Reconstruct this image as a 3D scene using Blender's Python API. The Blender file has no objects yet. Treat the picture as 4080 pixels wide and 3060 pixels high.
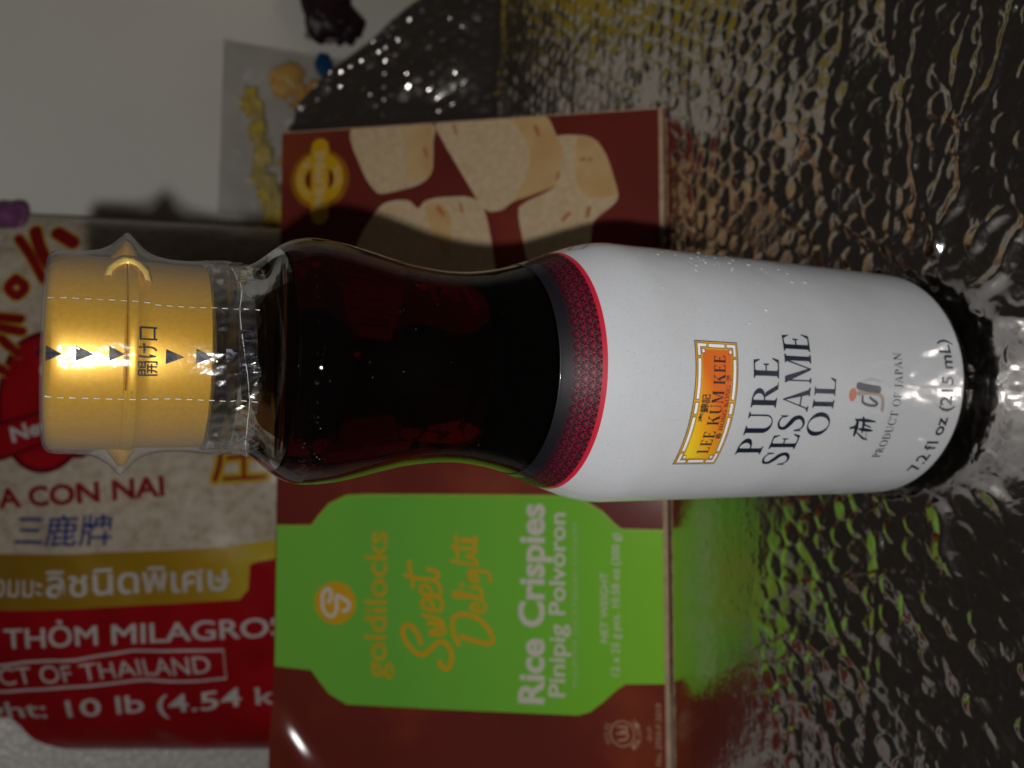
import bpy, bmesh, math, random
import numpy as np
from mathutils import Matrix, Vector
from mathutils.geometry import tessellate_polygon

random.seed(7); RNG = np.random.default_rng(11)
K = 0.00082                      # metres per modelling unit (bottle is about 19 cm tall)
SC = bpy.context.scene
COL = SC.collection

# ------------------------------------------------------------------ camera
CAM = np.array([0.0, -200.97, 229.0])
cr = Vector((0.99912046, 0.03171003, 0.02743693))
cu = Vector((-0.0384968, 0.43427464, 0.89995752))
cf = Vector((-0.01662252, 0.9002222, -0.43511342))
cd = bpy.data.cameras.new('camera')
cam = bpy.data.objects.new('camera', cd); COL.objects.link(cam)
M = Matrix((-cu, cr, -cf)).transposed().to_4x4()      # phone held so that the top of the place lies at the left
M.translation = Vector(CAM * K)
cam.matrix_world = M
cd.sensor_fit = 'HORIZONTAL'; cd.sensor_width = 36.0; cd.lens = 36.0 * 3500 / 4080
cd.clip_start = 0.005; cd.clip_end = 20
cd.dof.use_dof = True; cd.dof.focus_distance = 184 * K; cd.dof.aperture_fstop = 20.0
SC.camera = cam

# ------------------------------------------------------------------ world, light, exposure
w = bpy.data.worlds.new('World'); SC.world = w; w.use_nodes = True
bg = w.node_tree.nodes['Background']
bg.inputs[0].default_value = (1.0, 0.84, 0.72, 1); bg.inputs[1].default_value = 0.0115
ld = bpy.data.lights.new('phone_flash', 'POINT'); ld.energy = 1.45; ld.color = (1.0, 0.975, 0.945)
ld.shadow_soft_size = 2.2 * K
lamp = bpy.data.objects.new('phone_flash', ld); COL.objects.link(lamp)
lamp.location = Vector((CAM + np.array([-16.0, -1.0, 11.0])) * K)
SC.view_settings.view_transform = 'Standard'; SC.view_settings.look = 'None'
SC.view_settings.exposure = 0.0; SC.view_settings.gamma = 1.0; SC.view_settings.use_curve_mapping = False
cy = SC.cycles
cy.max_bounces = 14; cy.transmission_bounces = 12; cy.transparent_max_bounces = 16; cy.glossy_bounces = 8
cy.sample_clamp_indirect = 14.0; cy.use_denoising = True; cy.blur_glossy = 0.3

# ------------------------------------------------------------------ material helpers
def newmat(name):
    m = bpy.data.materials.new(name); m.use_nodes = True
    return m, m.node_tree.nodes, m.node_tree.links, m.node_tree.nodes['Principled BSDF']

def mat(name, col, rough=0.5, metal=0.0, coat=0.0, spec=0.22, var=0.0, vscale=200.0, bump=0.0, bscale=300.0, col2=None):
    """plain procedural surface: base colour with a little noise variation and fine relief"""
    m, N, L, p = newmat(name)
    p.inputs['Roughness'].default_value = rough; p.inputs['Metallic'].default_value = metal
    p.inputs['Coat Weight'].default_value = coat; p.inputs['Coat Roughness'].default_value = 0.12
    p.inputs['Specular IOR Level'].default_value = spec
    tc = N.new('ShaderNodeTexCoord')
    n = N.new('ShaderNodeTexNoise'); n.inputs['Scale'].default_value = vscale; n.inputs['Detail'].default_value = 5
    L.new(tc.outputs['Object'], n.inputs['Vector'])
    mx = N.new('ShaderNodeMix'); mx.data_type = 'RGBA'
    c2 = col2 or tuple(c * (1 - var) for c in col)
    mx.inputs[6].default_value = (*col, 1); mx.inputs[7].default_value = (*c2, 1)
    mr = N.new('ShaderNodeMapRange'); mr.inputs[1].default_value = 0.35; mr.inputs[2].default_value = 0.68
    L.new(n.outputs['Fac'], mr.inputs[0]); L.new(mr.outputs[0], mx.inputs[0])
    L.new(mx.outputs[2], p.inputs['Base Color'])
    if bump:
        nb = N.new('ShaderNodeTexNoise'); nb.inputs['Scale'].default_value = bscale; nb.inputs['Detail'].default_value = 4
        L.new(tc.outputs['Object'], nb.inputs['Vector'])
        b = N.new('ShaderNodeBump'); b.inputs['Strength'].default_value = bump; b.inputs['Distance'].default_value = 0.0006
        L.new(nb.outputs['Fac'], b.inputs['Height']); L.new(b.outputs['Normal'], p.inputs['Normal'])
    return m

def ramp(N, stops, interp='LINEAR'):
    r = N.new('ShaderNodeValToRGB'); r.color_ramp.interpolation = interp
    els = r.color_ramp.elements
    while len(els) < len(stops): els.new(0.5)
    for e, (pos, c) in zip(els, stops): e.position = pos; e.color = (*c, 1)
    return r

# ------------------------------------------------------------------ mesh helpers
def link(o, parent=None):
    COL.objects.link(o)
    if parent is not None: o.parent = parent
    return o

def mesh_obj(name, V, F, m, parent=None, smooth=True, uv=None):
    me = bpy.data.meshes.new(name)
    V = np.asarray(V, float) * K
    me.from_pydata(V.tolist(), [], [list(map(int, f)) for f in F])
    if uv is not None:
        lay = me.uv_layers.new(name='uv')
        idx = np.empty(len(me.loops), int); me.loops.foreach_get('vertex_index', idx)
        lay.data.foreach_set('uv', np.asarray(uv, float)[idx].ravel())
    if smooth: me.polygons.foreach_set('use_smooth', [True] * len(me.polygons))
    me.materials.append(m); me.update()
    return link(bpy.data.objects.new(name, me), parent)

def grid_obj(name, P, m, parent=None, smooth=True, flip=False, uv=None):
    """P: (ny, nx, 3) array"""
    ny, nx = P.shape[:2]
    i = np.arange(ny * nx).reshape(ny, nx)
    Q = np.stack([i[:-1, :-1], i[:-1, 1:], i[1:, 1:], i[1:, :-1]], -1).reshape(-1, 4)
    if flip: Q = Q[:, ::-1]
    me = bpy.data.meshes.new(name)
    n = len(Q)
    me.vertices.add(ny * nx); me.vertices.foreach_set('co', (P.reshape(-1, 3) * K).astype(np.float32).ravel())
    me.loops.add(n * 4); me.loops.foreach_set('vertex_index', np.ascontiguousarray(Q).astype(np.int32).ravel())
    me.polygons.add(n); me.polygons.foreach_set('loop_start', np.arange(0, n * 4, 4, dtype=np.int32))
    me.update(calc_edges=True); me.validate()
    if smooth: me.polygons.foreach_set('use_smooth', [True] * n)
    if uv is not None:
        lay = me.uv_layers.new(name='uv'); idx = np.empty(len(me.loops), int); me.loops.foreach_get('vertex_index', idx)
        lay.data.foreach_set('uv', uv.reshape(-1, 2)[idx].ravel())
    me.materials.append(m)
    return link(bpy.data.objects.new(name, me), parent)

def lathe(name, prof, m, parent=None, segs=128, rfun=None, closed=False):
    """prof: list of (r, z); revolve about the z axis. rfun(theta, r, z) may vary the radius"""
    V = []; F = []; n = len(prof)
    for r, z in prof:
        for k in range(segs):
            t = 2 * math.pi * k / segs
            rr = rfun(t, r, z) if rfun else r
            V.append((rr * math.sin(t), -rr * math.cos(t), z))
    rng = n if closed else n - 1
    for i in range(rng):
        j = (i + 1) % n
        for k in range(segs):
            q = (k + 1) % segs
            F.append((i * segs + q, j * segs + q, j * segs + k, i * segs + k))
    return mesh_obj(name, V, F, m, parent)

def thing(name, label, cat, group=None):
    o = bpy.data.objects.new(name, None); o.empty_display_size = 0.02
    link(o); o['label'] = label; o['category'] = cat
    if group: o['group'] = group
    return o

def smooth_path(P, n=8):
    P = [np.array(p, float) for p in P]
    if len(P) < 3: return P
    Q = [2 * P[0] - P[1]] + P + [2 * P[-1] - P[-2]]; out = []
    for i in range(1, len(Q) - 2):
        for k in range(n):
            t = k / n; a, b, c, d = Q[i - 1:i + 3]
            out.append(0.5 * (2 * b + (c - a) * t + (2 * a - 5 * b + 4 * c - d) * t * t + (3 * b - a - 3 * c + d) * t ** 3))
    return out + [P[-1]]

# ---- flat print: every builder returns (list of (x, y, layer), list of triangles)
def d_poly(loops, layer=0.0):
    loops = [[(x, y) for x, y in l] for l in loops]
    tris = tessellate_polygon([[Vector((x, y, 0)) for x, y in l] for l in loops])
    V = [(x, y, layer) for l in loops for x, y in l]
    return V, [tuple(t) for t in tris]

def d_join(parts):
    V = []; F = []
    for v, f in parts:
        o = len(V); V += v; F += [tuple(i + o for i in t) for t in f]
    return V, F

def d_stroke(P, wd, layer=0.0, n=8, rise=0.012, smooth=True):
    P = smooth_path(P, n) if smooth else [np.array(p, float) for p in P]
    N_ = len(P); V = []; F = []
    ws = [wd] * N_ if not callable(wd) else [wd(i / (N_ - 1)) for i in range(N_)]
    for i, p in enumerate(P):
        a = P[max(i - 1, 0)]; b = P[min(i + 1, N_ - 1)]; d = b - a; L_ = np.hypot(*d) or 1; nrm = np.array([-d[1], d[0]]) / L_
        for s in (0.5, -0.5): V.append((*(p + nrm * ws[i] * s), layer + rise * i / N_))
    for i in range(N_ - 1): F += [(2 * i, 2 * i + 1, 2 * i + 3), (2 * i, 2 * i + 3, 2 * i + 2)]
    for i, sg in ((0, -1), (N_ - 1, 1)):                     # round ends
        a = P[max(i - 1, 0)]; b = P[min(i + 1, N_ - 1)]; d = (b - a) / (np.hypot(*(b - a)) or 1) * sg
        nrm = np.array([-d[1], d[0]]); o = len(V); m_ = 6
        for k in range(m_ + 1):
            t = math.pi * k / m_; q = P[i] + (nrm * math.cos(t) + d * math.sin(t)) * ws[i] * 0.5
            V.append((*q, layer + rise * i / N_))
        F += [(o, o + k, o + k + 1) for k in range(1, m_)]
    return V, F

def ellipse(cx, cy_, rx, ry, n=40, a0=0, a1=360):
    return [(cx + rx * math.cos(math.radians(a0 + (a1 - a0) * k / n)), cy_ + ry * math.sin(math.radians(a0 + (a1 - a0) * k / n))) for k in range(n + (0 if a1 - a0 == 360 else 1))]

_fc = {}
def font_mesh(s, bold=0.0):
    if (s, bold) in _fc: return _fc[(s, bold)]
    c = bpy.data.curves.new('t', 'FONT'); c.body = s; c.offset = bold; c.resolution_u = 4
    o = bpy.data.objects.new('t', c); COL.objects.link(o)
    dg = bpy.context.evaluated_depsgraph_get(); me = bpy.data.meshes.new_from_object(o.evaluated_get(dg))
    V = [(v.co.x, v.co.y) for v in me.vertices]; me.calc_loop_triangles(); T = [tuple(t.vertices) for t in me.loop_triangles]
    bpy.data.objects.remove(o); bpy.data.curves.remove(c); bpy.data.meshes.remove(me)
    _fc[(s, bold)] = (V, T); return V, T

def d_text(s, P0, P1, H, bold=0.0, ref='H', layer=0.0, shear=0.0, glyphs=None):
    """text whose baseline runs from P0 to P1, cap height H"""
    if not glyphs and 'M' in s and bold > 0:             # this capital breaks under outline growth: thicken it by shifted copies
        V = []; T = []
        for i, (ox, oy) in enumerate(((0, 0), (bold, bold * .6), (-bold, -bold * .6), (bold, -bold * .6), (-bold, bold * .6))):
            v, t = font_mesh(s, 0.0); o = len(V); V += [(a + ox, b + oy, .02 * i) for a, b in v]; T += [tuple(k + o for k in f) for f in t]
    else: V, T = glyphs(s) if glyphs else font_mesh(s, bold)
    x0 = min(v[0] for v in V); x1 = max(v[0] for v in V)
    R_ = V if glyphs else font_mesh(ref, bold)[0]
    top = 1.0 if glyphs else max(v[1] for v in R_) - max(0, min(v[1] for v in R_))
    P0 = np.array(P0, float); P1 = np.array(P1, float); d = P1 - P0; u = np.array([-d[1], d[0]]) / np.hypot(*d)
    out = []
    for v in V:
        q = P0 + d * ((v[0] - x0) / (x1 - x0)) + u * (v[1] / top * H) + d / np.hypot(*d) * shear * v[1] / top * H
        out.append((q[0], q[1], layer + (v[2] if len(v) > 2 else 0)))
    return out, T

def decal(name, D, surf, m, parent, lift=0.10, cut=None, smooth=False):
    """lay a flat print on a surface: surf(x, y, height) -> point"""
    V, F = D
    bm = bmesh.new(); vs = [bm.verts.new(v) for v in V]
    for f in F:
        if len(set(f)) < 3: continue
        try: bm.faces.new([vs[i] for i in f])
        except ValueError: pass
    if cut:
        for ax, st in enumerate(cut):
            if not st: continue
            lo = min(v.co[ax] for v in bm.verts); hi = max(v.co[ax] for v in bm.verts)
            k = math.ceil(lo / st)
            while k * st < hi:
                co = [0, 0, 0]; no = [0, 0, 0]; co[ax] = k * st; no[ax] = 1
                bmesh.ops.bisect_plane(bm, geom=bm.verts[:] + bm.edges[:] + bm.faces[:], plane_co=co, plane_no=no); k += 1
    xs = [v.co.x for v in bm.verts]; ys = [v.co.y for v in bm.verts]
    x0, x1, y0, y1 = min(xs), max(xs), min(ys), max(ys)
    uv = [((v.co.x - x0) / (x1 - x0 + 1e-9), (v.co.y - y0) / (y1 - y0 + 1e-9)) for v in bm.verts]
    P = [surf(v.co.x, v.co.y, lift + v.co.z) for v in bm.verts]
    bm.verts.index_update(); FF = [[v.index for v in f.verts] for f in bm.faces]
    # make every face look outwards
    for i, f in enumerate(FF):
        a, b, c = (bm.verts[:] if False else None, None, None)
    bm.free()
    area = sum((V[f[1]][0] - V[f[0]][0]) * (V[f[2]][1] - V[f[0]][1]) - (V[f[2]][0] - V[f[0]][0]) * (V[f[1]][1] - V[f[0]][1]) for f in F)
    if area < 0: FF = [f[::-1] for f in FF]
    return mesh_obj(name, P, FF, m, parent, smooth=smooth, uv=uv)

# ---- a small serif capital alphabet (cap height 1)
def serif_letter(ch):
    W, T, S, ov = 0.165, 0.055, 0.035, 0.075; P = []; add = lambda *l: P.append([list(l)])
    def rect(x0, y0, x1, y1): add((x0, y0), (x1, y0), (x1, y1), (x0, y1))
    def serif(x0, x1, top):
        y = 1.0 if top else 0.0; s = -1 if top else 1
        add((x0 - ov, y), (x1 + ov, y), (x1 + ov, y + s * S), (x1, y + s * (S + .05)), (x0, y + s * (S + .05)), (x0 - ov, y + s * S))
    def stem(x0, w_=W, t=True, b=True):
        rect(x0, 0, x0 + w_, 1)
        if t: serif(x0, x0 + w_, True)
        if b: serif(x0, x0 + w_, False)
    def bowl(x, cyy, rx, ry, th, tn):
        P.append([ellipse(x, cyy, rx, ry, 20, -90, 90) + ellipse(x, cyy, rx - th, ry - tn, 20, 90, -90)])
    def diag(x0, x1, w_): add((x0, 0), (x0 + w_, 0), (x1 + w_, 1), (x1, 1))
    s0 = 0.1
    if ch == 'I': stem(s0); wd = 0.37
    elif ch in 'LEF':
        stem(s0); wd = 0.68
        if ch in 'LE': rect(s0 + W, 0, .60, T); add((.60, 0), (.66, .26), (.62, .26), (.50, T), (.50, 0))
        if ch in 'EF':
            rect(s0 + W, 1 - T, .58, 1); add((.58, 1), (.61, .76), (.575, .76), (.48, 1 - T), (.48, 1))
            rect(s0 + W, .49, .46, .49 + T); add((.44, .40), (.475, .40), (.475, .63), (.44, .63), (.41, .53))
    elif ch in 'PR':
        stem(s0); bowl(s0 + W, .735, .36, .265, W, T); wd = .64
        if ch == 'R': add((.34, .5), (.50, .5), (.74, S), (.82, S), (.82, 0), (.60, 0)); wd = .82
    elif ch == 'D': stem(s0); bowl(s0 + W, .5, .52, .5, W, T); wd = .82
    elif ch == 'O': P.append([ellipse(.47, .5, .44, .525), ellipse(.47, .5, .44 - W, .525 - T)]); wd = .94
    elif ch in 'CG':
        P.append([ellipse(.48, .5, .45, .525, 36, 42, 318) + ellipse(.48, .5, .45 - W, .525 - T, 36, 318, 42)])
        add((.77, .68), (.83, .68), (.83, .97), (.79, .90)); wd = .88
        if ch == 'G': rect(.70, .06, .86, .42); add((.60, .38), (.94, .38), (.94, .42), (.60, .42)); wd = .96
        else: add((.78, .12), (.84, .30), (.80, .32))
    elif ch == 'U':
        rect(s0, .3, s0 + W, 1); serif(s0, s0 + W, True); rect(.66, .3, .66 + T, 1); serif(.66, .66 + T, True)
        P.append([ellipse(.4075, .3, .3075, .32, 24, 180, 360) + ellipse(.4625, .3, .1975, .265, 24, 360, 180)]); wd = .83
    elif ch == 'S':
        pts = [(.56, .74), (.52, .90), (.33, .975), (.14, .88), (.13, .70), (.30, .55), (.48, .42), (.53, .22), (.38, .05), (.18, .03), (.08, .14), (.05, .28)]
        P.append(('stroke', pts, lambda t: .05 + .13 * math.exp(-((t - .5) / .23) ** 2)))
        add((.56, .68), (.60, .68), (.60, .98), (.565, .94)); add((.01, .02), (.05, .07), (.05, .32), (.01, .32)); wd = .66
    elif ch == 'A':
        add((.08, 0), (.08 + T, 0), (.44, .92), (.42, 1)); add((.62, 0), (.62 + W + .03, 0), (.46, 1), (.40, 1)); rect(.22, .3, .6, .3 + T)
        serif(.08, .14, False); serif(.63, .80, False); wd = .9
    elif ch == 'M':
        rect(.1, 0, .1 + T, 1); serif(.1, .1 + T, False); rect(.80, 0, .80 + W, 1); serif(.80, .80 + W, False); serif(.80, .86 + W - .06, True)
        add((.03, 1), (.27, 1), (.58, .02), (.50, .02)); add((.50, .02), (.55, .02), (.86, 1), (.80, 1)); wd = 1.04
    elif ch == 'N':
        rect(.1, 0, .1 + T, 1); serif(.1, .1 + T, False); rect(.70, 0, .70 + T, 1); serif(.70, .70 + T, True); add((.02, 1), (.24, 1), (.755, 0), (.66, 0)); wd = .83
    elif ch == 'K':
        stem(s0); add((.27, .42), (.31, .38), (.70, .97), (.64, .97)); add((.36, .56), (.50, .66), (.84, 0), (.62, 0)); serif(.60, .74, True); serif(.64, .80, False); wd = .9
    elif ch == 'H': stem(s0); stem(.60); rect(.26, .48, .62, .48 + T); wd = .88
    elif ch == 'T': stem(.33, W, False); rect(.02, 1 - T, .80, 1); add((.02, 1), (-.01, .74), (.03, .74), (.12, 1)); add((.80, 1), (.83, .74), (.79, .74), (.70, 1)); wd = .82
    elif ch == 'J': rect(.16, .1, .16 + W, 1); serif(.16, .16 + W, True); add((.16, .14), (.325, .14), (.26, -.06), (.06, -.16), (.02, -.08), (.13, -.02)); wd = .43
    else: wd = .36
    return P, wd

def serif_text(s):
    x = 0; V = []; F = []; k = 0
    for ch in s:
        P, wd = serif_letter(ch)
        for q in P:
            k += 1
            v, f = d_stroke(q[1], q[2], 0, 5, 0.004) if q[0] == 'stroke' else d_poly(q)
            o = len(V); V += [(a + x, b, c_ + (k % 4) * 0.012) for a, b, c_ in v]
            ar = sum((v[t[1]][0] - v[t[0]][0]) * (v[t[2]][1] - v[t[0]][1]) - (v[t[2]][0] - v[t[0]][0]) * (v[t[1]][1] - v[t[0]][1]) for t in f)
            F += [tuple(i + o for i in (t if ar > 0 else t[::-1])) for t in f]
        x += wd + .07
    return V, F

def vnoise(X, Y, scale, seed):
    """smooth 2-D value noise for relief built into the meshes"""
    g = np.random.default_rng(seed).standard_normal((97, 97))
    u = (X / scale) % 96; v = (Y / scale) % 96
    i = np.floor(u).astype(int); j = np.floor(v).astype(int); fu = u - i; fv = v - j
    fu = fu * fu * fu * (fu * (fu * 6 - 15) + 10); fv = fv * fv * fv * (fv * (fv * 6 - 15) + 10)
    return (g[i, j] * (1 - fu) + g[i + 1, j] * fu) * (1 - fv) + (g[i, j + 1] * (1 - fu) + g[i + 1, j + 1] * fu) * fv

# ================================================================== SETTING
foil, N, L, p = newmat('silver bubble foil')
p.inputs['Metallic'].default_value = 1.0; p.inputs['Base Color'].default_value = (0.76, 0.72, 0.68, 1)
tc = N.new('ShaderNodeTexCoord'); n1 = N.new('ShaderNodeTexNoise'); n1.inputs['Scale'].default_value = 900; n1.inputs['Detail'].default_value = 3
L.new(tc.outputs['Object'], n1.inputs['Vector'])
mr = N.new('ShaderNodeMapRange'); mr.inputs[3].default_value = 0.09; mr.inputs[4].default_value = 0.23
L.new(n1.outputs['Fac'], mr.inputs[0]); L.new(mr.outputs[0], p.inputs['Roughness'])
n2 = N.new('ShaderNodeTexNoise'); n2.noise_type = 'RIDGED_MULTIFRACTAL'; n2.inputs['Scale'].default_value = 480; n2.inputs['Detail'].default_value = 3; L.new(tc.outputs['Object'], n2.inputs['Vector'])
bp = N.new('ShaderNodeBump'); bp.inputs['Strength'].default_value = 0.20; bp.inputs['Distance'].default_value = 0.0005; L.new(n2.outputs['Fac'], bp.inputs['Height']); L.new(bp.outputs[0], p.inputs['Normal'])

BR, BP = 3.75, 8.6        # bubble radius and pitch
def bubbles(X, Y, jx=0.0, jy=0.0, hgt=0.32, tilt=0.065, dome=0.15):
    row = np.round((Y - jy) / (BP * 0.866)); off = (row % 2) * BP * 0.5
    colm = np.round((X - jx - off) / BP)
    hs = lambda a, b: np.modf(np.abs(np.sin(row * a + colm * b) * 43758.5453))[0]
    cx = colm * BP + off + jx + 0.7 * (hs(3.1, 7.7) - .5); cy_ = row * BP * 0.866 + jy + 0.7 * (hs(5.3, 1.9) - .5)
    flat_ = np.clip((hs(6.7, 2.3) - .12) / .25, .15, 1)
    dx, dy = X - cx, Y - cy_; rr = np.hypot(dx, dy)
    t = np.clip((BR + 0.45 - rr) / 0.9, 0, 1); edge = t * t * (3 - 2 * t)
    ring = np.exp(-((rr - BR) / 0.35) ** 2)
    tl = tilt * ((hs(12.9, 78.2) + hs(2.2, 9.1) - 1) * dx + (hs(39.3, 11.1) + hs(7.9, 3.3) - 1) * dy) * 1.7
    return flat_ * edge * (hgt * (0.4 + 0.8 * hs(1.3, 4.1)) * (1 - dome * (rr / BR) ** 2) + tl) - 0.17 * ring

def creases(X, Y, n, seed, x0, x1, y0, y1, amp):
    r = np.random.default_rng(seed); H = np.zeros_like(X)
    for _ in range(n):
        cx, cy_ = r.uniform(x0, x1), r.uniform(y0, y1); a = r.normal(0.5, 0.55); ln = r.uniform(10, 38); wd = r.uniform(0.5, 1.4)
        dx, dy = X - cx, Y - cy_
        u = dx * math.cos(a) + dy * math.sin(a); v = -dx * math.sin(a) + dy * math.cos(a) + 1.6 * np.sin(u / 7.0 + cx)
        H += amp * r.uniform(0.4, 1.0) * np.exp(-(v / wd) ** 2) * np.exp(-(u / ln) ** 4)
    return H

def axis(lo, f0, f1, hi, st):
    mid = np.arange(f0, f1 + st / 2, st)
    return np.concatenate([np.linspace(lo, f0, 24)[:-1], mid, np.linspace(f1, hi, 24)[1:]])
gx = axis(-620, -185, 262, 640, 0.8); gy = axis(-420, -62, 312, 420, 0.8)
X, Y = np.meshgrid(gx, gy)
fade = np.clip((420 - np.abs(X)) / 200, 0, 1)
near = np.maximum(np.clip((56 - Y) / 18, 0, 1), np.clip((X - 5) / 60, 0, 1))   # pressed flat against the carton, looser elsewhere
soft = np.exp(-((X + 2) / 62) ** 4 - ((Y + 46) / 24) ** 4)   # pulled taut just in front of the bottle
wob = 1.6 * vnoise(X, Y, 60, 14)
Z = bubbles(X + wob, Y + .6 * wob, hgt=0.46, tilt=0.115) * (0.85 + 0.15 * np.clip((X + 20) / 40, 0, 1)) * fade * (0.05 + 0.95 * near) * (1 - 0.6 * soft)
Z += (0.07 * np.abs(vnoise(X, Y, 5.1, 1)) + 0.055 * vnoise(X + .6 * Y, Y, 3.3, 2)) * (0.15 + 0.85 * near) * (1 - 0.7 * soft)
Z += 0.45 * vnoise(X, Y, 30, 3) * (0.06 + 0.94 * near) * (1 - 0.85 * soft) + 0.6 * vnoise(X, Y, 90, 4) * near * np.clip((np.hypot(X, Y) - 45) / 60, 0, 1)
Z += creases(X, Y, 34, 5, -170, 240, -60, 300, 0.6) * (0.1 + 0.9 * near) * (1 - 0.8 * soft)
Z += 0.9 * creases(X, Y, 18, 9, 38, 115, -58, 6, 1.0)
def folds(X, Y, n, seed, box, amp, a0, asd):               # long straight folds of the sheet
    r = np.random.default_rng(seed); H = np.zeros_like(X)
    for _ in range(n):
        cx, cy_ = r.uniform(box[0], box[1]), r.uniform(box[2], box[3]); a = r.normal(a0, asd); ln = r.uniform(22, 70); wd = r.uniform(1.0, 2.4)
        dx, dy = X - cx, Y - cy_; u = dx * math.cos(a) + dy * math.sin(a); v = -dx * math.sin(a) + dy * math.cos(a) + 2.2 * np.sin(u / 16 + cx) + .5 * np.sin(u / 4.1)
        H += amp * r.uniform(.5, 1.1) * np.where(v > 0, np.exp(-v / (wd * 2.2)), np.exp(-(v / wd) ** 2)) * np.exp(-(u / ln) ** 4)
    return H
Z += folds(X, Y, 6, 15, (-150, -40, -45, 30), 0.8, 1.25, .35) * near + folds(X, Y, 6, 16, (40, 210, -40, 200), 1.0, 0.9, .5) * near
for k, (dg, l0, l1) in enumerate(((24, 38, 58), (43, 40, 86), (52, 46, 70), (69, 40, 92), (81, 44, 66), (-40, 42, 60), (-62, 38, 66))):
    t = math.radians(dg); u = X * math.sin(t) - Y * math.cos(t); v = X * math.cos(t) + Y * math.sin(t) + 2.2 * np.sin(u / 7.5 + 2 * k) + .7 * np.sin(u / 2.6 + k)
    Z += 1.0 * np.exp(-(v / 2.4) ** 2) * np.clip((u - l0) / 6, 0, 1) * np.clip((l1 - u) / 10, 0, 1)
Z = np.where(np.hypot(X, Y) < 36, np.minimum(Z, 0.0) - 0.1, Z)      # flat under the bottle
Z -= 0.8 * np.clip((38 - np.hypot(X, Y)) / 6, 0, 1) * 0
bx = 128.57 + 0.0905 * (X - 119.86)                        # foot of the carton
dip = np.clip((Y - bx + 1.5) / 30, 0, 1) * np.clip((75 - (Y - bx)) / 40, 0, 1) * np.clip((113 - X) / 10, 0, 1)
Z -= 24 * dip
Z = np.where((np.abs(Y - bx) < 3) & (X < 122), np.minimum(Z, -0.4), Z)
floor = grid_obj('floor', np.stack([X, Y, Z], -1), foil)
floor['kind'] = 'structure'; floor['label'] = 'silver bubble foil sheet that everything stands on'

# back flap of the same foil, folded up behind the carton
fs = np.arange(0, 150, 0.9); fx = np.arange(84, 330, 0.9)
X, S_ = np.meshgrid(fx, fs)
top = np.interp(X, [84, 146, 163, 191, 208, 231, 262, 330], [141, 142, 139, 112, 90, 59, 25, 8]) + 2.0 * vnoise(X, X * 0, 25, 21)
sn = S_ / 150.0 * top
lean = math.radians(30)
ang = (math.pi / 2 - lean) * np.clip(sn / 16, 0, 1)          # rounds up out of the floor
cyl = np.cumsum(np.concatenate([np.zeros((1, X.shape[1])), np.diff(sn, axis=0) * np.cos(ang[1:])]), 0)
czl = np.cumsum(np.concatenate([np.zeros((1, X.shape[1])), np.diff(sn, axis=0) * np.sin(ang[1:])]), 0)
rel = bubbles(X, sn, 2.0, 1.0, 0.36, 0.15, 0.3) + 0.06 * vnoise(X, sn, 4, 22) + 1.5 * vnoise(X, sn, 40, 23) + .45 * vnoise(X, sn, 13, 24)
P3 = np.stack([X, 297 + cyl - rel * np.sin(ang), 0.9 + czl + rel * np.cos(ang)], -1)
grid_obj('back_flap', P3, foil, floor)

wallm = mat('white painted wall', (0.93, 0.90, 0.83), 0.7, var=0.05, vscale=9, bump=0.15, bscale=500)
xs = np.linspace(-900, 900, 30); zs_ = np.linspace(-40, 312, 30); X, Zw = np.meshgrid(xs, zs_)
wall = grid_obj('wall', np.stack([X, 412 + 0 * X, Zw], -1), wallm, flip=False)
wall['kind'] = 'structure'; wall['label'] = 'plain white wall behind everything'

# ================================================================== BOTTLE
PZ = np.array([0, 4, 8, 12, 60, 108, 111, 114, 117, 120, 123, 126, 129, 132, 135, 138, 141, 144, 147, 150, 153, 156, 159, 162, 165, 168, 171, 174, 177, 180, 183, 186, 189, 192, 195, 198, 201, 206.])
PR = np.array([30, 33, 34, 34.1, 34.1, 34, 33.7, 33.1, 32.2, 31.1, 30, 28.8, 27.6, 26.5, 25.6, 24.8, 24.15, 23.65, 23.35, 23.25, 23.3, 23.5, 23.8, 24.2, 24.85, 25.5, 26.2, 26.85, 27.45, 27.8, 28, 27.9, 27, 25, 22.1, 20.3, 20.1, 20.2])
fz = np.concatenate([np.arange(0, 12, 1.0), np.arange(12, 108, 8.0), np.arange(108, 206.1, 1.0)])
fr = np.interp(fz, PZ, PR)
for _ in range(3):
    k_ = fr.copy(); msk = (fz > 104) & (fz < 203); k_[1:-1] = np.where(msk[1:-1], 0.25 * fr[:-2] + 0.5 * fr[1:-1] + 0.25 * fr[2:], fr[1:-1]); fr = k_
def prof_r(z): return float(np.interp(z, fz, fr))
def bsurf(arc, z, h):
    t = arc / 34.0; r = prof_r(z) + 0.22 + h
    return (r * math.sin(t), -r * math.cos(t), z)

bottle = thing('sesame_oil_bottle', 'dark sesame oil bottle with gold cap and white label, standing in front', 'bottle')
glass, N, L, p = newmat('clear bottle glass')
p.inputs['Transmission Weight'].default_value = 1.0; p.inputs['IOR'].default_value = 1.5; p.inputs['Roughness'].default_value = 0.0
p.inputs['Base Color'].default_value = (0.93, 0.96, 0.94, 1)
oil, N, L, p = newmat('dark sesame oil')
p.inputs['Transmission Weight'].default_value = 1.0; p.inputs['IOR'].default_value = 1.47; p.inputs['Roughness'].default_value = 0.0
p.inputs['Base Color'].default_value = (1, 1, 1, 1)
va = N.new('ShaderNodeVolumeAbsorption'); va.inputs['Color'].default_value = (0.80, 0.10, 0.03, 1); va.inputs['Density'].default_value = 330
L.new(va.outputs[0], N['Material Output'].inputs['Volume'])

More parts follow.
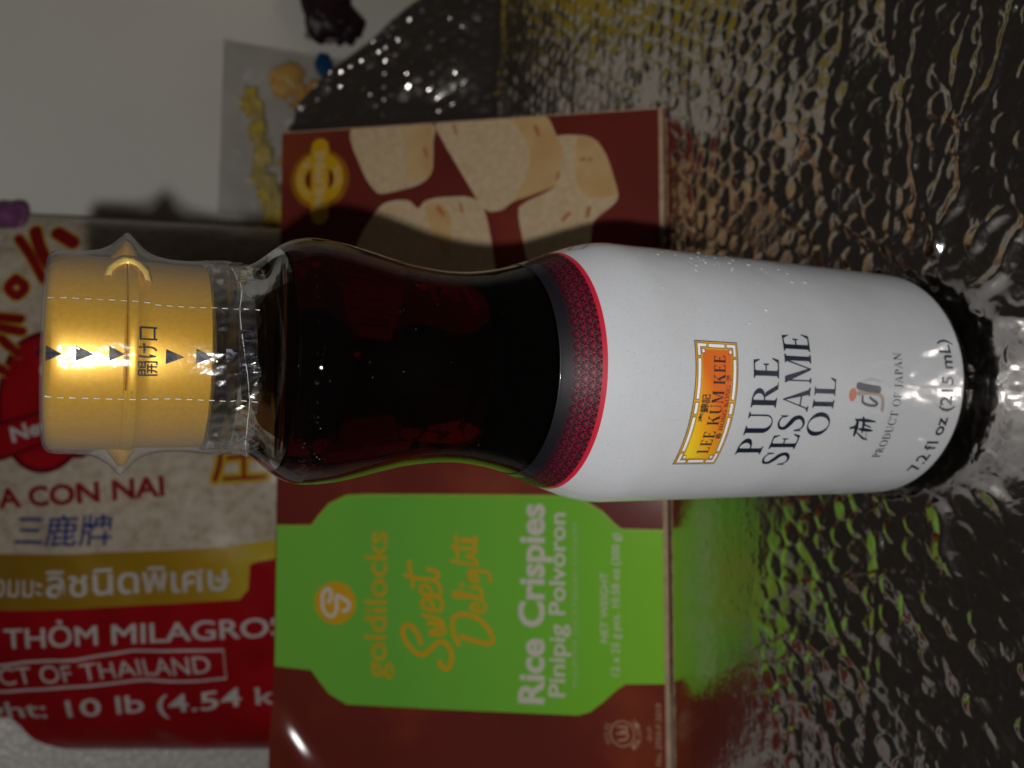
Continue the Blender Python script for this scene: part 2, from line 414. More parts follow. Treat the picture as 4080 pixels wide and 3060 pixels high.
outer = [(0.02, 0.4), (20, 0.4), (27, 0.15)] + [(r, z + 0.15) for r, z in zip(fr, fz)] + [(19.9, 207), (16.0, 207.2), (16.0, 214)]
inner = [(12.5, 214), (12.5, 204)] + [(r - 1.9 - 1.2 * math.exp(-((z - 197) / 5) ** 2) , z) for r, z in reversed(list(zip(fr, fz))) if 6 < z < 203] + [(24, 5.2), (0.02, 5.0)]
lathe('glass_body', outer + inner, glass, bottle, 160)
lev = 190.4
liq = [(0.02, 4.8), (24, 5.0)] + [(r - 1.85, z) for r, z in zip(fr, fz) if 6 < z < lev] + [(prof_r(lev) - 1.88 - 0.1, lev + 0.5), (prof_r(lev) - 3.0, lev), (0.02, lev - 0.1)]
lathe('oil_filling', liq, oil, bottle, 160)

resid, N, L, p = newmat('oil clinging inside the neck'); N.remove(p)
tr = N.new('ShaderNodeBsdfTransparent'); tr.inputs[0].default_value = (.30, .15, .06, 1); L.new(tr.outputs[0], N['Material Output'].inputs['Surface'])
ts = np.radians(np.linspace(-46, 44, 60)); us_ = np.linspace(0, 1, 14); T_, U_ = np.meshgrid(ts, us_)
ztop = 197.6 + .5 * np.sin(T_ * 9) + .35 * np.sin(T_ * 23 + 1) - 2.2 * np.clip((np.abs(np.degrees(T_) + 1) - 34) / 11, 0, 1) ** 2
zr = 190.6 + U_ * (ztop - 190.6); rr_ = np.interp(zr, fz, fr) - 2.05 - 1.2 * np.exp(-((zr - 197) / 5) ** 2)
grid_obj('oil_residue', np.stack([rr_ * np.sin(T_), -rr_ * np.cos(T_), zr], -1), resid, bottle)
def specks(name, pts, m, parent, flat=.6):
    V = []; F = []
    for (deg, z, rad) in pts:
        t = math.radians(deg); r0 = float(np.interp(z, fz, fr)) + .02; c = np.array([r0 * math.sin(t), -r0 * math.cos(t), z]); nn = np.array([math.sin(t), -math.cos(t), 0]); tt = np.array([math.cos(t), math.sin(t), 0]); o = len(V)
        for k in range(7): a = 2 * math.pi * k / 7; V.append(c + (tt * math.cos(a) + np.array([0, 0, 1.]) * math.sin(a)) * rad * random.uniform(.7, 1.2))
        V.append(c + nn * rad * flat); F += [(o + k, o + (k + 1) % 7, o + 7) for k in range(7)]
    o_ = mesh_obj(name, V, F, m, parent); o_['kind'] = 'stuff'; return o_
fizz_dust = mat('pale dust', (.42, .36, .22), .5, var=.3)  # pale specks paint the fizz sparkle along the oil line; the rest is dust
specks('fizz_dust_specks', [(random.gauss(-62, 12), 189.2 - abs(random.gauss(0, 2.6)), random.uniform(.04, .10)) for _ in range(110)] + [(random.uniform(-30, 55), 188.6 - abs(random.gauss(0, 1.2)), random.uniform(.035, .07)) for _ in range(40)] + [(random.uniform(-70, 70), random.uniform(134, 186), random.uniform(.03, .06)) for _ in range(40)], fizz_dust, bottle)

# label sleeve, print colours follow its height
lab, N, L, p = newmat('printed label sleeve')
p.inputs['Roughness'].default_value = 0.5; p.inputs['Diffuse Roughness'].default_value = 0.55; p.inputs['Specular IOR Level'].default_value = 0.3; p.inputs['Coat Weight'].default_value = 0.8; p.inputs['Coat Roughness'].default_value = 0.09
tc = N.new('ShaderNodeTexCoord'); sx = N.new('ShaderNodeSeparateXYZ'); L.new(tc.outputs['Object'], sx.inputs[0])
mr = N.new('ShaderNodeMapRange'); mr.inputs[1].default_value = 120 * K; mr.inputs[2].default_value = 134 * K; L.new(sx.outputs['Z'], mr.inputs[0])
f_ = lambda z: (z - 120) / 14
rp = ramp(N, [(0, (.425, .44, .465)), (f_(122.4), (.425, .44, .465)), (f_(122.45), (.42, .012, .03)), (f_(123.85), (.40, .012, .03)), (f_(123.95), (.018, .008, .02)), (f_(130.5), (.006, .005, .008)), (1, (.004, .004, .006))])
L.new(mr.outputs[0], rp.inputs[0])
nz = N.new('ShaderNodeTexNoise'); nz.inputs['Scale'].default_value = 2600; nz.inputs['Detail'].default_value = 2; L.new(tc.outputs['Object'], nz.inputs['Vector'])
r2 = ramp(N, [(0.30, (.72, .71, .70)), (0.40, (1, 1, 1))]); L.new(nz.outputs['Fac'], r2.inputs[0])
nl = N.new('ShaderNodeTexNoise'); nl.inputs['Scale'].default_value = 45; nl.inputs['Detail'].default_value = 4; L.new(tc.outputs['Object'], nl.inputs['Vector'])
r3 = ramp(N, [(0.3, (.93, .92, .91)), (0.6, (1, 1, 1))]); L.new(nl.outputs['Fac'], r3.inputs[0])
m1 = N.new('ShaderNodeMix'); m1.data_type = 'RGBA'; m1.blend_type = 'MULTIPLY'; m1.inputs[0].default_value = 0.5; L.new(rp.outputs[0], m1.inputs[6]); L.new(r2.outputs[0], m1.inputs[7])
m2 = N.new('ShaderNodeMix'); m2.data_type = 'RGBA'; m2.blend_type = 'MULTIPLY'; m2.inputs[0].default_value = 1; L.new(m1.outputs[2], m2.inputs[6]); L.new(r3.outputs[0], m2.inputs[7])
L.new(m2.outputs[2], p.inputs['Base Color'])
nb = N.new('ShaderNodeTexNoise'); nb.inputs['Scale'].default_value = 70; L.new(tc.outputs['Object'], nb.inputs['Vector'])
bp = N.new('ShaderNodeBump'); bp.inputs['Strength'].default_value = 0.30; bp.inputs['Distance'].default_value = 0.0012; L.new(bp.outputs[0], p.inputs['Coat Normal']); L.new(nb.outputs['Fac'], bp.inputs['Height']); L.new(bp.outputs[0], p.inputs['Normal'])
lz = [z for z in np.concatenate([np.arange(7.6, 12, 0.8), np.arange(12, 108, 4.0), np.arange(108, 132.7, 0.7)])]
label = lathe('label_sleeve', [(prof_r(7.6) - .05, 7.5)] + [(prof_r(z) + 0.22, z) for z in lz] + [(prof_r(132.6) + 0.2, 132.75), (prof_r(132.6) - .05, 132.75)], lab, bottle, 200)

navy = mat('navy print ink', (0.012, 0.017, 0.035), 0.4, var=0.3)
greyink = mat('grey brush ink', (0.10, 0.105, 0.13), 0.5, var=0.3)
lightgrey = mat('pale grey brush ink', (0.42, 0.42, 0.44), 0.5, var=0.1)
taupe = mat('taupe brush ink', (0.33, 0.27, 0.24), 0.5, var=0.1)
salmon = mat('salmon brush ink', (0.52, 0.20, 0.13), 0.5, var=0.15, vscale=900)
cutb = (1.6, None)
def blabel(name, D, m, lift=0.09): return decal(name, D, bsurf, m, label, lift, cutb)
blabel('printed_word', d_text('PURE', (-20.0, 75.4), (5.3, 75.4), 8.0, glyphs=serif_text), navy)
blabel('printed_word', d_text('SESAME', (-23.7, 64.8), (11.8, 64.8), 8.7, glyphs=serif_text), navy)
blabel('printed_word', d_text('OIL', (-14.4, 56.3), (1.1, 56.3), 7.2, glyphs=serif_text), navy)
blabel('printed_line', d_text('PRODUCT OF JAPAN', (-21.4, 32.3), (8.3, 32.3), 2.9, glyphs=serif_text), navy)
blabel('printed_line', d_text('7.2 f\u200al oz (215 mL)', (-27.2, 12.3), (13.2, 12.3), 4.6, 0.018), navy)
ma = [([(-12.1, 48.5), (-11.6, 46.6), (-10.2, 46.5), (-9.6, 47.4)], .9), ([(-14.3, 46.0), (-12.0, 46.2), (-10.2, 46.7)], 1.1), ([(-13.4, 45.4), (-15.0, 42.5), (-15.6, 40.5)], .5), ([(-9.0, 44.9), (-10.7, 44.1), (-13.4, 43.6)], .9), ([(-13.4, 42.0), (-15.2, 41.2)], .35), ([(-9.7, 46.9), (-9.9, 43.5), (-10.2, 40.1)], .8), ([(-12.3, 45.2), (-12.6, 42.4), (-12.8, 40.1)], .85), ([(-11.1, 43.7), (-11.7, 41.4)], .8)]
def brush(w0): return lambda t: w0 * (0.55 + 0.6 * math.sin(math.pi * min(1, t * 1.1)) ** 0.7)
blabel('brush_character', d_join([d_stroke(P, brush(w_), .01 * i) for i, (P, w_) in enumerate(ma)]), navy)
blabel('brush_dot', d_poly([ellipse(-3.1, 50.1, 1.75, 1.35, 24)]), salmon, .06)
blabel('brush_stroke', d_stroke([(-0.8, 48.2), (-1.2, 45.6), (-1.6, 41.1)], 2.0), greyink, .12)
blabel('brush_stroke', d_stroke([(0.5, 46.4), (1.1, 43.5), (0.5, 40.4)], .7), lightgrey, .08)
blabel('brush_stroke', d_stroke([(-2.7, 48.2), (-2.5, 45.0), (-2.7, 41.0), (-4.0, 39.2), (-6.9, 38.6)], 1.15), taupe, .10)
blabel('brush_stroke', d_stroke([(-3.5, 46.6), (-4.9, 46.3), (-5.7, 44.2), (-5.8, 41.7), (-5.2, 41.0), (-4.2, 43.0), (-3.7, 43.9)], .75), greyink, .14)

# brand plaque
px0, px1, pz0, pz1 = -23.1, 8.6, 88.1, 100.8
plq, N, L, p = newmat('orange plaque print'); p.inputs['Roughness'].default_value = 0.38
tc = N.new('ShaderNodeTexCoord'); sx = N.new('ShaderNodeSeparateXYZ'); L.new(tc.outputs['UV'], sx.inputs[0])
mm = N.new('ShaderNodeMath'); mm.operation = 'SUBTRACT'; L.new(sx.outputs['X'], mm.inputs[0])
m3 = N.new('ShaderNodeMath'); m3.operation = 'MULTIPLY'; m3.inputs[1].default_value = 0.55; L.new(sx.outputs['Y'], m3.inputs[0]); L.new(m3.outputs[0], mm.inputs[1])
mr = N.new('ShaderNodeMapRange'); mr.inputs[1].default_value = -0.5; mr.inputs[2].default_value = 0.75; L.new(mm.outputs[0], mr.inputs[0])
rp = ramp(N, [(0, (.80, .62, .02)), (.35, (.72, .33, .01)), (.7, (.60, .12, .012)), (1, (.62, .13, .012))]); L.new(mr.outputs[0], rp.inputs[0]); L.new(rp.outputs[0], p.inputs['Base Color'])
amber = mat('amber plaque frame', (0.66, 0.36, 0.03), 0.4, var=0.3, vscale=120)
whitep = mat('white print', (0.78, 0.77, 0.76), 0.4, var=0.03)
rectp = lambda x0, y0, x1, y1: [[(x0, y0), (x1, y0), (x1, y1), (x0, y1)]]
cutp = (1.6, None)
plaque = decal('brand_plaque', d_poly(rectp(px0, pz0, px1, pz1)), bsurf, navy, bottle, .05, cutp)
def pq(name, D, m, lift): return decal(name, D, bsurf, m, plaque, lift, cutp)
pq('plaque_frame', d_poly(rectp(px0 + .22, pz0 + .2, px1 - .22, pz1 - .2)), amber, .08)
pq('plaque_field', d_poly(rectp(px0 + 2.1, pz0 + 2.1, px1 - 2.1, pz1 - 2.1)), plq, .11)
def bar(x0, y0, x1, y1):
    pq('plaque_bar', d_join([d_poly(rectp(x0 - .16, y0 - .16, x1 + .16, y1 + .16), 0)]), navy, .135)
    pq('plaque_bar', d_poly(rectp(x0, y0, x1, y1)), whitep, .17)
pw = px1 - px0
for y0 in (pz0 + .75, pz1 - 1.55):
    bar(px0 + 4.3, y0, px0 + 13.4, y0 + .8); bar(px0 + 14.3, y0, px0 + 17.0, y0 + .8); bar(px0 + 17.9, y0, px1 - 4.3, y0 + .8)
for x0 in (px0 + .75, px1 - 1.55):
    bar(x0, pz0 + 4.0, x0 + .8, pz1 - 4.0)
for sx_ in (0, 1):
    for sy_ in (0, 1):
        fx_ = (lambda v: px0 + v) if not sx_ else (lambda v: px1 - v); fy_ = (lambda v: pz0 + v) if not sy_ else (lambda v: pz1 - v)
        for (a, b, c_, d_) in ((.75, .75, 3.6, 1.45), (.75, 1.45, 1.45, 3.3), (2.1, 2.0, 2.9, 2.7)):
            x_ = sorted((fx_(a), fx_(c_))); y_ = sorted((fy_(b), fy_(d_))); bar(x_[0], y_[0], x_[1], y_[1])
pq('plaque_lettering', d_text('LEE KUM KEE', (-19.4, 92.1), (5.2, 92.1), 3.4, glyphs=serif_text), navy, .19)
pq('plaque_lettering', d_text('李錦記', (-10.8, 96.2), (-4.0, 96.2), 2.3, .02, ref='李'), navy, .19)
pq('plaque_lettering', d_text('HONG KONG', (-12.9, 90.3), (-1.8, 90.3), 1.35, glyphs=serif_text), navy, .19)
pq('plaque_lettering', d_text('香', (-15.3, 90.3), (-13.7, 90.3), 1.5, .015, ref='香'), navy, .19)
pq('plaque_lettering', d_text('港', (-0.9, 90.3), (0.7, 90.3), 1.5, .015, ref='港'), navy, .19)

# scallop pattern of red lines on the dark band, fading out upwards
scal, N, L, p = newmat('red scallop print'); p.inputs['Roughness'].default_value = 0.38; p.inputs['Coat Weight'].default_value = 0.35; p.inputs['Coat Roughness'].default_value = 0.22
tc = N.new('ShaderNodeTexCoord'); sx = N.new('ShaderNodeSeparateXYZ'); L.new(tc.outputs['Object'], sx.inputs[0])
mr = N.new('ShaderNodeMapRange'); mr.inputs[1].default_value = 123.8 * K; mr.inputs[2].default_value = 130.8 * K; L.new(sx.outputs['Z'], mr.inputs[0])
rp = ramp(N, [(0, (.19, .007, .018)), (.5, (.17, .007, .013)), (.8, (.08, .004, .007)), (1, (.008, .004, .006))]); L.new(mr.outputs[0], rp.inputs[0]); L.new(rp.outputs[0], p.inputs['Base Color'])
nrow = 60; aw = 2 * math.pi * 34 / nrow; reds = []; blacks = []; R0 = aw * 0.505; sy_ = 1.02; rows = 4
for row in range(rows):                                   # from the top row down, each overlapping the one above
    zc = 123.55 + (rows - 1 - row) * 1.62; lay = .012 * row
    for k in range(nrow):
        cxa = (k + 0.5 * (row % 2)) * aw - math.pi * 34
        reds.append(d_poly([[(cxa + R0 * math.cos(a), zc + sy_ * R0 * math.sin(a)) for a in np.linspace(0, math.pi, 13)]], lay))
        for a in (16, 45.5, 75, 105, 134.5, 164):
            t0, t1 = math.radians(a - 13.4), math.radians(a + 13.4); pt = lambda r_, t: (cxa + r_ * R0 * math.cos(t), zc + sy_ * r_ * R0 * math.sin(t))
            tm = (t0 + t1) / 2
            blacks.append(d_poly([[pt(.22, tm), pt(.76, t0), pt(.90, t0 + .06), pt(.93, tm), pt(.90, t1 - .06), pt(.76, t1)]], lay + .006))
sc_ = decal('scallop_pattern', d_join(reds), bsurf, scal, label, .05); sc_['kind'] = 'stuff'
petal = mat('dark petal print', (.012, .005, .012), .38, var=.2, coat=.35)
sp_ = decal('scallop_petals', d_join(blacks), bsurf, petal, label, .05); sp_['kind'] = 'stuff'

# a faint outline mark near the edge of the label seen at the right
blabel('printed_mark', d_stroke([(44, 118), (47, 114.5), (50.5, 117), (47, 120.5), (44, 118)], .35, smooth=False), navy)

# tiny water droplets on the right flank of the label
dropm, N, L, p = newmat('water droplet'); p.inputs['Roughness'].default_value = 0.06; p.inputs['Base Color'].default_value = (.50, .50, .51, 1); p.inputs['Coat Weight'].default_value = 1.0
V = []; F = []
for k in range(46):
    z = random.gauss(84, 11) if k < 34 else random.uniform(55, 118); t = random.gauss(62, 9) if k < 34 else random.uniform(20, 75); rad = random.choice([.2, .25, .3, .42, .55]) * random.uniform(.8, 1.1)
    t = math.radians(t); c = np.array(bsurf(t * 34, min(z, 106), 0)); nn = np.array([math.sin(t), -math.cos(t), 0]); tt = np.array([math.cos(t), math.sin(t), 0]); zz = np.array([0, 0, 1.])
    o = len(V)
    for i in range(4):
        ph = math.pi / 2 * i / 3
        for j in range(10):
            a = 2 * math.pi * j / 10; V.append(c + (tt * math.cos(a) + zz * math.sin(a)) * rad * math.cos(ph) + nn * rad * .6 * math.sin(ph))
    for i in range(3):
        for j in range(10): F.append((o + i * 10 + j, o + i * 10 + (j + 1) % 10, o + (i + 1) * 10 + (j + 1) % 10, o + (i + 1) * 10 + j))
dr = mesh_obj('water_droplets', V, F, dropm, label); dr['kind'] = 'stuff'

# ---- cap
gold, N, L, p = newmat('satin gold cap')
p.inputs['Metallic'].default_value = 0.55; p.inputs['Roughness'].default_value = 0.42; p.inputs['Base Color'].default_value = (0.52, 0.315, 0.075, 1)
tc = N.new('ShaderNodeTexCoord'); n1 = N.new('ShaderNodeTexNoise'); n1.inputs['Scale'].default_value = 1500; L.new(tc.outputs['Object'], n1.inputs['Vector'])
rp = ramp(N, [(.3, (.43, .238, .019)), (.7, (.485, .275, .025))]); L.new(n1.outputs['Fac'], rp.inputs[0]); L.new(rp.outputs[0], p.inputs['Base Color'])
goldb = mat('gold hinge with painted gleam', (0.95, 0.68, 0.14), 0.3, metal=0.25, var=0.2, vscale=600)  # base colour brighter than the cap's gold, painting in its strong reflection
bottle_cap = lathe('cap_lid', [(0.02, 236.6), (17.4, 236.6), (18.6, 236.35), (19.4, 235.8), (19.75, 235), (19.85, 233), (19.85, 223.0), (19.75, 222.5), (19.0, 222.42)], gold, bottle, 128)
lathe('cap_collar', [(19.0, 222.36), (19.85, 222.32), (20.05, 222.0), (20.05, 220.7), (19.9, 220.3), (19.55, 220.0), (19.5, 218), (19.45, 207), (19.2, 206.3), (16, 206.2)], gold, bottle, 128)
# seam step of the lid at the front left
V = []; F = []
for k in range(25):
    t = math.radians(-20 - 90 * k / 24)
    for z, r in ((222.7, 19.87), (221.15, 20.12), (221.0, 20.0)): V.append((r * math.sin(t), -r * math.cos(t), z))
for k in range(24):
    for j in range(2): F.append((3 * k + j, 3 * k + j + 1, 3 * k + 3 + j + 1, 3 * k + 3 + j))
mesh_obj('lid_lip', V, F, gold, bottle)
# hinge loop (right) and lifting tab (left)
def capsurf(deg, z, h): t = math.radians(deg); r = 19.95 + h; return (r * math.sin(t), -r * math.cos(t), z)
ho = [(46.5, 226.6), (54, 226.2), (64, 224.9), (74, 223.4), (80, 222.4), (74, 221.2), (64, 219.7), (54, 218.6), (44, 218.2)]
hi = [(47.5, 225.5), (54, 225.2), (61, 224.2), (66, 223.0), (67, 222.4), (66, 221.6), (61, 220.4), (54, 219.6), (45.5, 219.2)]
V = []; F = []
for (a, b), (c, d) in zip(ho, hi): V += [capsurf(a, b, -.1), capsurf(a, b, .75), capsurf(c, d, .75), capsurf(c, d, -.1)]
for k in range(len(ho) - 1):
    for j in range(3): F.append((4 * k + j, 4 * k + j + 1, 4 * k + 5 + j, 4 * k + 4 + j))
mesh_obj('cap_hinge', V, F, goldb, bottle)
V = []; F = []
for k in range(21):
    u = k / 20 * 2 - 1; t = math.radians(-97 + 16 * u); e = 3.9 * (1 - u * u)
    for dz, dr_ in ((3.6, -.3), (.9, e), (-.1, e + .25), (-1.0, e * .9), (-2.6, -.3)): V.append(((19.8 + dr_) * math.sin(t), -(19.8 + dr_) * math.cos(t), 222.0 + dz))
for k in range(20):
    for j in range(4): F.append((5 * k + j, 5 * k + j + 1, 5 * k + 6 + j, 5 * k + 5 + j))
mesh_obj('cap_tab', V, F, gold, bottle)
V = []; F = []
for k in range(15):
    u = k / 14 * 2 - 1; t = math.radians(92 + 13 * u); e = 4.2 * (1 - u * u)
    for dz, dr_ in ((3.2, -.3), (.8, e * .8), (0, e), (-1.2, e * .8), (-3.0, -.3)): V.append(((19.8 + dr_) * math.sin(t), -(19.8 + dr_) * math.cos(t), 222.6 + dz))
for k in range(14):
    for j in range(4): F.append((5 * k + j, 5 * k + j + 1, 5 * k + 6 + j, 5 * k + 5 + j))
mesh_obj('hinge_block', V, F, gold, bottle)

# ---- clear shrink film round the cap
film, N, L, p = newmat('clear shrink film')
N.remove(p); out = N['Material Output']
tr = N.new('ShaderNodeBsdfTransparent'); tr.inputs[0].default_value = (0.965, 0.965, 0.965, 1)
gl = N.new('ShaderNodeBsdfGlossy'); gl.inputs['Roughness'].default_value = 0.19
df = N.new('ShaderNodeBsdfDiffuse'); df.inputs[0].default_value = (0.75, 0.74, 0.72, 1)
lf = N.new('ShaderNodeLayerWeight'); lf.inputs['Blend'].default_value = 0.5
fp = N.new('ShaderNodeMath'); fp.operation = 'POWER'; fp.inputs[1].default_value = 4.0; L.new(lf.outputs['Facing'], fp.inputs[0])
fre = N.new('ShaderNodeMapRange'); fre.inputs[3].default_value = 0.04; fre.inputs[4].default_value = 0.75; L.new(fp.outputs[0], fre.inputs[0])
tc = N.new('ShaderNodeTexCoord'); n1 = N.new('ShaderNodeTexNoise'); n1.inputs['Scale'].default_value = 240; n1.inputs['Detail'].default_value = 3; L.new(tc.outputs['Object'], n1.inputs['Vector'])
bp = N.new('ShaderNodeBump'); bp.inputs['Strength'].default_value = 0.5; bp.inputs['Distance'].default_value = 0.0006; L.new(n1.outputs['Fac'], bp.inputs['Height'])
L.new(bp.outputs[0], gl.inputs['Normal']); L.new(bp.outputs[0], lf.inputs['Normal'])
mxd = N.new('ShaderNodeMixShader'); lw = N.new('ShaderNodeLayerWeight'); lw.inputs['Blend'].default_value = 0.18
mth = N.new('ShaderNodeMath'); mth.operation = 'MULTIPLY'; mth.inputs[1].default_value = 0.34; L.new(lw.outputs['Facing'], mth.inputs[0])
L.new(mth.outputs[0], mxd.inputs[0]); L.new(tr.outputs[0], mxd.inputs[1]); L.new(df.outputs[0], mxd.inputs[2])
mxg = N.new('ShaderNodeMixShader'); L.new(fre.outputs[0], mxg.inputs[0]); L.new(mxd.outputs[0], mxg.inputs[1]); L.new(gl.outputs[0], mxg.inputs[2])
L.new(mxg.outputs[0], out.inputs['Surface'])
FZ = [193.6, 195, 196.5, 198, 199.5, 201.5, 204, 207, 210, 214, 218, 221, 224, 228, 232, 234.5, 236, 236.8, 237.1]
FR = [23.9, 22.6, 21.5, 20.75, 20.6, 20.75, 21.0, 20.75, 20.45, 20.35, 20.6, 20.95, 20.9, 20.8, 20.7, 20.6, 20.2, 19.2, 17.0]
def film_r(t, z):
    d = math.degrees(t) % 360
    r = float(np.interp(z, FZ, FR))
    for c, amp, sw in ((92, 4.6, 17), (263, 4.9, 19)):
        dd = (d - c + 180) % 360 - 180
        r += amp * math.exp(-(dd / sw) ** 2) * math.exp(-abs((z - 222.3) / 3.2) ** 1.35)
    pleat = 0.16 * math.sin(d * .31 + 1.7 * math.sin(z * .5)) + 0.10 * math.sin(d * .83 + z * .21)
    wk = np.interp(z, [193.6, 198, 203, 208, 222, 237], [2.2, 2.0, 1.3, .15, .14, .3])
    pleat += 0.11 * math.sin(d * 2.3 + 3 * math.sin(z * .9)) + .07 * math.sin(d * 4.1 - z * 1.7)
    return r + pleat * float(wk)
thf = np.linspace(-math.pi, math.pi, 281)
zend = 198.0 + 0.8 * np.sin(thf * 1.0 + .2) + 0.35 * np.sin(thf * 5) + 0.2 * np.sin(thf * 11 + 1)
Pz = np.array([zend + (u if u < .98 else 1.0) * (237.1 - zend) for u in np.concatenate([np.linspace(0, .25, 22)[:-1], np.linspace(.25, .97, 50), [.98, .99, 1.0]])])
Pz[-1] = 237.1; Pz[-2] = 236.85; Pz[-3] = 236.5
Pr = np.array([[film_r(t, z) for t, z in zip(thf, row)] for row in Pz]); Tt = np.tile(thf, (len(Pz), 1))
sleeve = grid_obj('shrink_film', np.stack([Pr * np.sin(Tt), -Pr * np.cos(Tt), Pz], -1), film, bottle)
def fsurf(arc, z, h): t = arc / 20.6; r = film_r(t, z) + h; return (r * math.sin(t), -r * math.cos(t), z)
blackp = mat('black film print', (0.010, 0.011, 0.018), 0.45, var=0.3)
for zt, zb, a0 in ((236.0, 233.3, -.4), (231.1, 228.0, -.2), (225.5, 222.9, 0), (215.6, 212.3, -.15), (210.1, 206.9, .1), (204.6, 202.0, .9), (200.9, 198.9, 1.0)):
    decal('printed_arrow', d_poly([[(a0 - 1.42, zt), (a0 + .0, zb), (a0 + 1.42, zt)]]), fsurf, blackp, sleeve, .05, (.6, .8))
decal('printed_characters', d_text('開け口', (-3.9, 217.3), (5.4, 217.5), 2.9, .0, ref='口'), fsurf, blackp, sleeve, .05, (.8, None))
decal('printed_characters', d_text('開け口', (-3.0, 199.2), (6.0, 199.4), 2.4, .0, ref='口'), fsurf, blackp, sleeve, .05, (.8, None))
perf = mat('perforation cuts', (0.50, 0.48, 0.44), 0.4, var=0.15)
for arc, za, zb in ((10.5, 236, 199), (-8.6, 236, 199)):
    z = za; k = 0; ps = []
    while z > zb:
        off_ = (-.25 if z < 219 and arc > 0 else 0)
        ps.append(d_poly(rectp(arc + off_ - .07, z - 1.05, arc + off_ + .07, z))); z -= 2.05
    decal('perforation_line', d_join(ps), fsurf, perf, sleeve, .05)
# crease in the film, its bright line painted as a thin pale stroke
decal('film_crease', d_stroke([(-50, 197.4), (-38, 198.2), (-30, 197.2), (-20, 198.9), (-8, 199.6), (0, 200.9), (9, 201.9), (16, 201.2), (24, 202.6), (34, 201.9), (50, 202.4)], .09), fsurf, perf, sleeve, .04)

# ================================================================== CARTON
BOa = np.array([119.863, 128.570, 0.2]); BRv = np.array([0.99592589, 0.09017555, 0]); BUv = np.array([-0.05286251, 0.58382942, 0.81015354]); BNv = np.array([0.07305604, -0.80685288, 0.58621774])
BW, BH, BD = 322.0, 181.5, 36.0
def warp(pv, q):
    dx, dy = pv + 287, q - 168; w_ = -.62 * dx + .79 * dy; l_ = .79 * dx + .62 * dy        # soft crease added so the corner catches a flash glint
    t_ = min(max((w_ + 5) / 10, 0), 1)
    a = 3.6 * t_ * t_ * (3 - 2 * t_) * math.exp(-(l_ / 19) ** 4)
    b = -1.6 * math.exp(-((pv + 150) / 90) ** 2) * math.sin(math.pi * min(max(q / BH, 0), 1))
    return float(a + b)
def xsurf(pv, q, h): return BOa + BRv * pv + BUv * q + BNv * (warp(pv, q) + h)
carton = thing('cookie_carton', 'maroon cookie carton with green panel leaning back behind the bottle', 'box')
mar, N, L, p = newmat('maroon carton print')
p.inputs['Roughness'].default_value = 0.6; p.inputs['Specular IOR Level'].default_value = 0.12; p.inputs['Coat Weight'].default_value = 0.45; p.inputs['Coat Roughness'].default_value = 0.14
tc = N.new('ShaderNodeTexCoord'); n1 = N.new('ShaderNodeTexNoise'); n1.inputs['Scale'].default_value = 16; n1.inputs['Detail'].default_value = 5; L.new(tc.outputs['Object'], n1.inputs['Vector'])
rp = ramp(N, [(.30, (.115, .016, .012)), (.52, (.150, .020, .013)), (.72, (.26, .052, .015))]); L.new(n1.outputs['Fac'], rp.inputs[0]); L.new(rp.outputs[0], p.inputs['Base Color'])
us = np.concatenate([np.linspace(-BW, -250, 50)[:-1], np.linspace(-250, 0, 41)]); qs = np.linspace(0, BH, 121)
front = np.array([[xsurf(a, b, 0) for a in us] for b in qs])
grid_obj('front_panel', front, mar, carton)
V = []; F = []                                           # sides, top, bottom, back
rim = [front[0, i] for i in range(90)] + [front[j, -1] for j in range(1, 121)] + [front[-1, i] for i in range(88, -1, -1)] + [front[j, 0] for j in range(119, 0, -1)]
nr = len(rim)
for r_ in rim: V.append(r_)
for r_ in rim: V.append(r_ - BNv * BD)
for k in range(nr): F.append((k, nr + k, nr + (k + 1) % nr, (k + 1) % nr))
F.append([nr + k for k in range(nr)][::-1])
mesh_obj('carton_shell', V, F, mar, carton, smooth=False)
tan = mat('raw card edge', (0.48, 0.33, 0.21), 0.7, var=0.3, vscale=300)
decal('card_edge', d_poly(rectp(-BW, -.3, .3, 1.7)), xsurf, tan, carton, .16, (12, None))
decal('card_edge', d_poly(rectp(-.35, 0, .2, BH)), xsurf, tan, carton, .05, (None, 12))
green, N, L, p = newmat('green carton panel'); p.inputs['Roughness'].default_value = 0.6; p.inputs['Specular IOR Level'].default_value = 0.12; p.inputs['Coat Weight'].default_value = 0.4; p.inputs['Coat Roughness'].default_value = 0.12
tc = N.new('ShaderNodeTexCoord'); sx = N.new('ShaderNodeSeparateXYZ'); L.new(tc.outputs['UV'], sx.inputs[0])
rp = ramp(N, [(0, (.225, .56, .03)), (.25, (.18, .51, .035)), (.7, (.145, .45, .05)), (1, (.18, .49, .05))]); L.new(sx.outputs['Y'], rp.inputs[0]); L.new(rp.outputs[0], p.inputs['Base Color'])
panel_pts = [(-188.8, 180.9), (-188.6, 164.0), (-184.4, 160.7), (-178.5, 155.5), (-174.5, 146.9), (-174.0, 136.5), (-173.8, 99.3), (-173.6, 41.3), (-176.2, 35.2), (-180.4, 28.3), (-185.5, 23.2), (-188.0, 19.9), (-188.1, 1.8), (-253.6, 1.8), (-254.5, 18.8), (-256.9, 22.2), (-263.1, 29.0), (-267.1, 34.1), (-268.8, 39.2), (-269.4, 98.9), (-269.4, 145.8), (-265.0, 154.3), (-259.0, 159.6), (-254.8, 163.0), (-253.7, 180.9)]
cutx = (6, 6)
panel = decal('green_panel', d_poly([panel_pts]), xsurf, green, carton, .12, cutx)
lime = mat('yellow green panel edge', (.33, .50, .04), .4, var=.1)
decal('panel_edge', d_stroke(panel_pts[:13], .7, smooth=False), xsurf, lime, panel, .17, cutx)
orange = mat('orange carton ink', (.66, .36, .008), .4, var=.08, coat=.3); cream = mat('cream carton ink', (.62, .585, .50), .4, var=.05, coat=.3)
